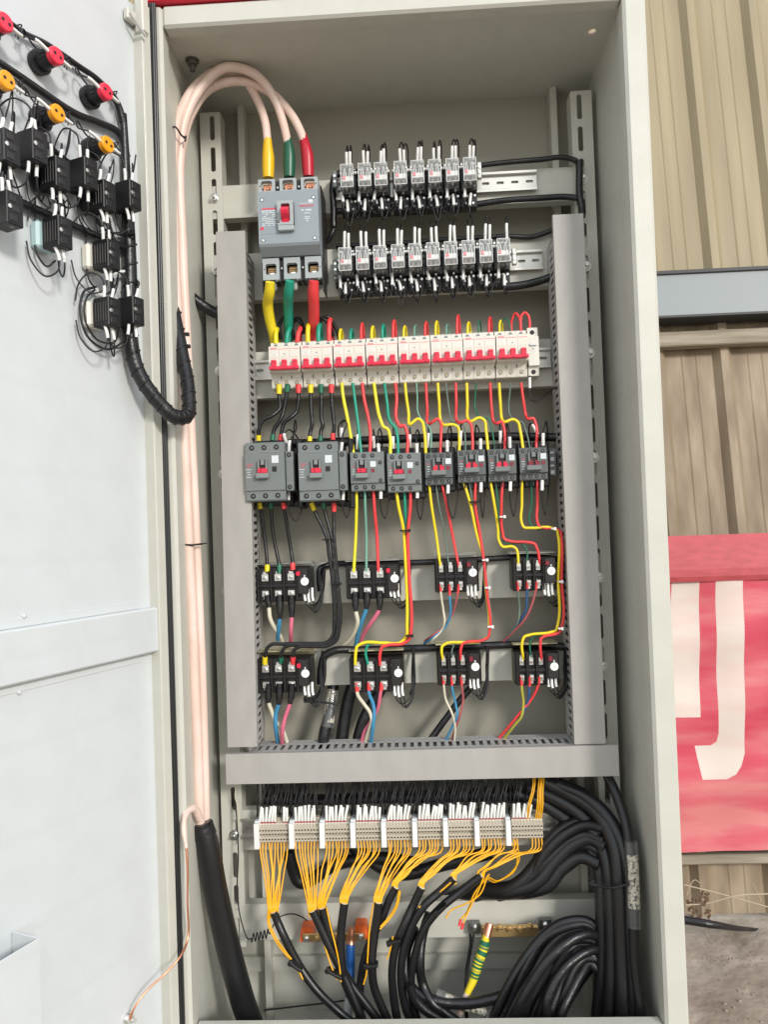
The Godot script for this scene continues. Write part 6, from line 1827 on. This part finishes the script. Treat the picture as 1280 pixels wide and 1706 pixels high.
		wire("coiled_cable", text, 0.0076 + rng.randf_range(-0.0006, 0.0010), M.printed_cable if k % 2 == 0 else M.cable, "%s cable, counted from the outside, arching at the lower right" % NTH[k], "cable", "black cables arching at the lower right", 12, 8)
	wire("coiled_cable", "846,1722,-74 880,1648,-72 926,1586,-78 978,1556,-98 1006,1566,-116 1026,1590,-138", 0.0078, M.cable, "loose cable crossing over the front of the arching coil", "cable", "", 12, 8)
	wire("coiled_cable", "915,1722,-64 912,1668,-64 942,1612,-78 990,1582,-100 1016,1590,-122 1030,1610,-140", 0.0074, M.cable, "short loose cable lying across the innermost turns of the coil", "cable", "", 12, 8)
	for k in 5:
		var x0 := 905 + k * 19
		wire("coiled_cable", "%f,1722,-135 %f,1660,-140 %f,1610,-145 %f,1580,-150 1010,%f,-140" % [x0 - 60, x0 - 30, x0 + 5, x0 + 40, 1570 + k * 8], 0.0078, M.cable, "%s shaded cable behind the arching coil at the lower right" % NTH[k], "cable", "black cables arching at the lower right", 12, 7)
	for k in 5:
		var a := rng.randf_range(-6, 6)
		wire("heavy_cable", "%f,1304,-190 %f,%f,-178 %f,%f,-152 %f,1430,-126 %f,1520,-108 %f,1620,-100 %f,1725,-96" % [890 + k * 14, 940 + k * 10, 1330 + a, 985 + k * 8, 1366 + a, 1004 + k * 9, 1012 + k * 8 + a, 1012 + k * 8 - a, 1004 + k * 10], 0.0088, M.printed_cable, "%s thinner cable within the big bundle arching at right" % NTH[k], "cable", "", 12, 8)
	for k in 4:
		wire("heavy_cable", "1008,%f,-120 978,%f,-140 944,%f,-148 912,%f,-150 %f,1470,-156 %f,1486,-196 760,1512,-230" % [1380 + k * 22, 1374 + k * 17, 1388 + k * 19, 1418 + k * 17, 880 - k * 4, 820 + k * 6], 0.0086, M.cable, "%s thinner cable in the loop beside the last terminal block" % NTH[k], "cable", "", 12, 8)
	for l in [["690,1545,-130 676,1590 676,1625,-120 690,1650 715,1664,-112 760,1672 830,1662,-112 860,1650", 0.0085, "black cable sweeping round in front of the floor towards the coil"], ["716,1520,-146 704,1560,-134 700,1600,-120 705,1640 720,1670,-108 745,1690 775,1715,-100", 0.0078, "black cable curving down under the earth bar lead"], ["682,1640,-104 690,1662 708,1682 735,1700 760,1720,-96", 0.0075, "black cable with crinkled clear wrap at the floor"], ["783,1545,-200 784,1570,-190 778,1610,-180 776,1650,-170", 0.0022, "thin dark wire behind the earth lead"], ["792,1545,-200 786,1575,-190 780,1615,-180 778,1650,-170", 0.0022, "second thin dark wire behind the earth lead"]]:
		wire("floor_cable", l[0], l[1], M.cable, l[2], "cable", "", 12, 7)
	var tie := wire("cable_tie", "984,1472,-90 1000,1476,-84 1022,1479,-70 1050,1472,-64", 0.0022, M.black, "black tie binding the heavy cables at the right wall", "cable tie")
	on(tie, "tie_head", points("984,1472,-90 992,1466,-88"), 0.0036, M.black, 8, 1)
	on(tie, "tie_tail", points("984,1473,-90 996,1478,-80"), 0.0030, M.black, 8, 1)
	# paper markers under clear sleeves
	for q in [["1054,1424,-79 1056,1460,-73 1057.5,1512,-67", 0.0090, "1052.5,1402,-80 1058,1545,-62", "white paper marker with dark writing on the slim cable by the right wall"], ["741,1662,-118 775,1676,-116 808,1687,-114", 0.0072, "728,1656,-118 820,1692,-114", "white paper marker with dark writing lying at the floor by the earth lead"], ["554.5,1150,-205 551,1174,-196 547,1204,-186", 0.0104, "554.5,1150,-205 551,1174,-196 545,1212,-184", "white paper marker with dark writing on the thick cable between the left relays"]]:
		var o := wire("cable_marker", q[0], q[1], M.paper, q[3], "marker", "", 14, 4)
		on(o, "clear_sleeve", points(q[2]), q[1] + 0.0012, M.clear, 14, 2)
	wire("rear_cable", "560,1118,-215 555,1146,-206 548,1195,-188 541,1220,-182 537,1262,-180", 0.0100, M.cable, "thick black cable between the left relays that carries a paper marker", "cable", "", 12, 6)
	wire("rear_cable", "592,1130,-214 580,1170,-212 574,1200,-210 566,1260,-205", 0.0115, M.cable, "thick dark cable in the shade right of the marked one", "cable", "", 12, 6)
	wire("rear_cable", "645,1130,-220 625,1165,-216 608,1195,-212 590,1260,-205", 0.0105, M.cable, "slanting dark cable behind the second lower overload relay", "cable", "", 12, 6)
	wire("rear_cable", "790,1140,-210 772,1160,-208 745,1195,-206 712,1240,-200", 0.0062, M.cable, "flat black cable slanting down left behind the third lower relay", "cable", "", 10, 6)
	wire("cable_tie", "506,1169,-160 530,1169,-162 545,1171,-160 566,1174,-162", 0.0018, M.black, "black tie pointing left from the marked thick cable", "cable tie")
	# curly thin wire at lower left
	var curl := PackedVector3Array([P(392, 1330, -0.17), P(397, 1420, -0.165), P(396, 1500, -0.16), P(402, 1535, -0.15), P(414, 1565, -0.14)])
	for k in 22:
		var f := k / 21.0
		curl.push_back(P(418 + f * 30, 1563 - f * 8 + 7 * sin(k * 1.5), -0.14 + 0.006 * cos(k * 1.5)))
	for q in [P(462, 1530, -0.14), P(480, 1523, -0.15), P(500, 1526, -0.17), P(512, 1534, -0.185)]: curl.push_back(q)
	var cw := cord("curled_wire", curl, 0.0011, M.soft_black, null, 6, 5)
	tag(cw, "thin black wire with a curled stretch at the lower left upright", "wire")
	wire("floor_wire", "440,1683,-215 500,1676 573,1667 590,1664", 0.0016, M.soft_black, "thin black wire lying along the back edge of the cabinet floor", "wire", "", 6, 4)
	wire("hanging_string", "393,1310,-165 392,1330 396,1342 399,1370", 0.0010, M.cream_wire, "pale string hanging at the left end of the terminal rail", "string", "", 6, 5)
	build_bars()

func build_bars() -> void:
	# neutral bar on two orange insulators
	var z := -0.192
	var n := thing("neutral_bar", P(560, 1548, z))
	tag(n, "brass neutral bar on two orange insulators behind the yellow wired cables", "busbar")
	var r := P(515, 1549, z) - n.position
	var r2 := P(603, 1545, z) - n.position
	for q in [r, r2]:
		var pr := PackedVector2Array()
		for w in [[-0.013, -0.012], [0.013, -0.012], [0.009, 0.012], [-0.009, 0.012]]: pr.push_back(Vector2(w[0], w[1]))
		var m := Mb.new()
		m.prism(pr, q + Vector3(0, 0.004, 0), Vector3.RIGHT, Vector3.UP, Vector3(0, 0, 0.024))
		put("insulator", m, M.orange, n)
	one_box("bar", (r + r2) * 0.5 + Vector3(0, 0, 0.027), Vector3(0.106, 0.013, 0.005), 0.0008, M.brass, n)
	for k in 6:
		var m := Mb.new()
		m.lathe(r + (r2 - r) * (k / 5.0) + Vector3(0, 0, 0.0295), Vector3(0, 0, 1), [[0.0, 0.0052], [0.0025, 0.0050], [0.004, 0.0028], [0.004, 0.0]], 12)
		put("bar_screw", m, M.tin if k in [0, 5] else M.brass, n)
	var lugn := wire("neutral_cable", "586,1552,-150 585,1566 584,1578,-146 584,1600 583,1640,-140 580,1690,-134 578,1725", [0.006, 0.0065, 0.0080, 0.0080, 0.0076, 0.006, 0.006], M.blue_tape, "blue taped cable with a copper lug bolted to the neutral bar", "cable", "", 12, 6)
	on(lugn, "copper_lug", points("586,1546,-151 586,1562,-150 585,1580,-147"), [0.0065, 0.0080, 0.0074], M.copper, 12, 3)
	on(lugn, "clear_tail", points("580,1645,-138 578,1668,-134 576,1700,-130"), [0.0065, 0.0075, 0.0065], M.print, 10, 3)
	# earth bar
	var e := thing("earth_bar", P(851, 1544, z))
	tag(e, "brass earth bar with five screws bolted to the lower rail at right", "busbar")
	var a := P(790, 1541, z) - e.position
	var b := P(908, 1536, z) - e.position
	var ux := (b - a).normalized()
	for q in [a, b]:
		one_box("mounting_foot", q + Vector3(0, 0, 0.006), Vector3(0.020, 0.020, 0.010), 0.0015, M.dark_steel, e)
		var m := Mb.new()
		m.lathe(q + Vector3(0, 0.001, 0.011), Vector3(0, 0, 1), [[0.0, 0.0062], [0.003, 0.0058], [0.0055, 0.003], [0.0055, 0.0]], 12)
		put("foot_screw", m, M.steel, e)
	one_box("bar", (a + b) * 0.5 + Vector3(-0.001, -0.004, 0.016), Vector3(0.096, 0.017, 0.010), 0.001, M.brass, e)
	for k in 5:
		var m := Mb.new()
		var q := P(816.5 + 16.6 * k, 1545 - 0.5 * k + (2 if k in [2, 3] else 0), z + 0.021) - e.position
		m.lathe(q, Vector3(0, 0, 1), [[0.0, 0.0060], [0.003, 0.0060], [0.0045, 0.0050], [0.0048, 0.0036], [0.008, 0.0034], [0.008, 0.0]], 12)
		put("bar_screw", m, M.brass, e)
		one_box("screw_slot", q + Vector3(0, 0, 0.0081), Vector3(0.006, 0.001, 0.0006), 0.0, M.bakelite, e)
	var lead := wire("earth_lead", "814,1546,-162 810,1562,-156 806,1580,-152 797,1605,-146 790,1630,-142 776,1662,-134 764,1700,-124 758,1722", [0.0050, 0.0060, 0.0078, 0.0080, 0.0068, 0.0048, 0.0048, 0.0048], M.yellow, "yellow and green taped earth lead bolted to the earth bar", "cable", "", 12, 7)
	on(lead, "copper_lug", points("816,1540,-166 813,1552,-160 811,1562,-156"), [0.0072, 0.0072, 0.0062], M.copper, 12, 2)
	on(lead, "braided_tail", points("788,1634,-142 776,1662,-133 764,1700,-123 758,1722"), 0.0052, M.pink, 12, 3)
	var l: PackedVector3Array = smooth(points("809,1566,-155 806,1580,-152 797,1605,-146 790,1632,-142"), PackedFloat32Array([1, 1, 1, 1]), 5)[0]
	for k in range(1, l.size() - 1):
		var d := (l[k + 1] - l[k - 1]).normalized()
		on(lead, "green_band", PackedVector3Array([l[k] - d * 0.0013, l[k] + d * 0.0013]), 0.0084, M.green if k % 4 != 0 else M.olive_wire, 12, 1)
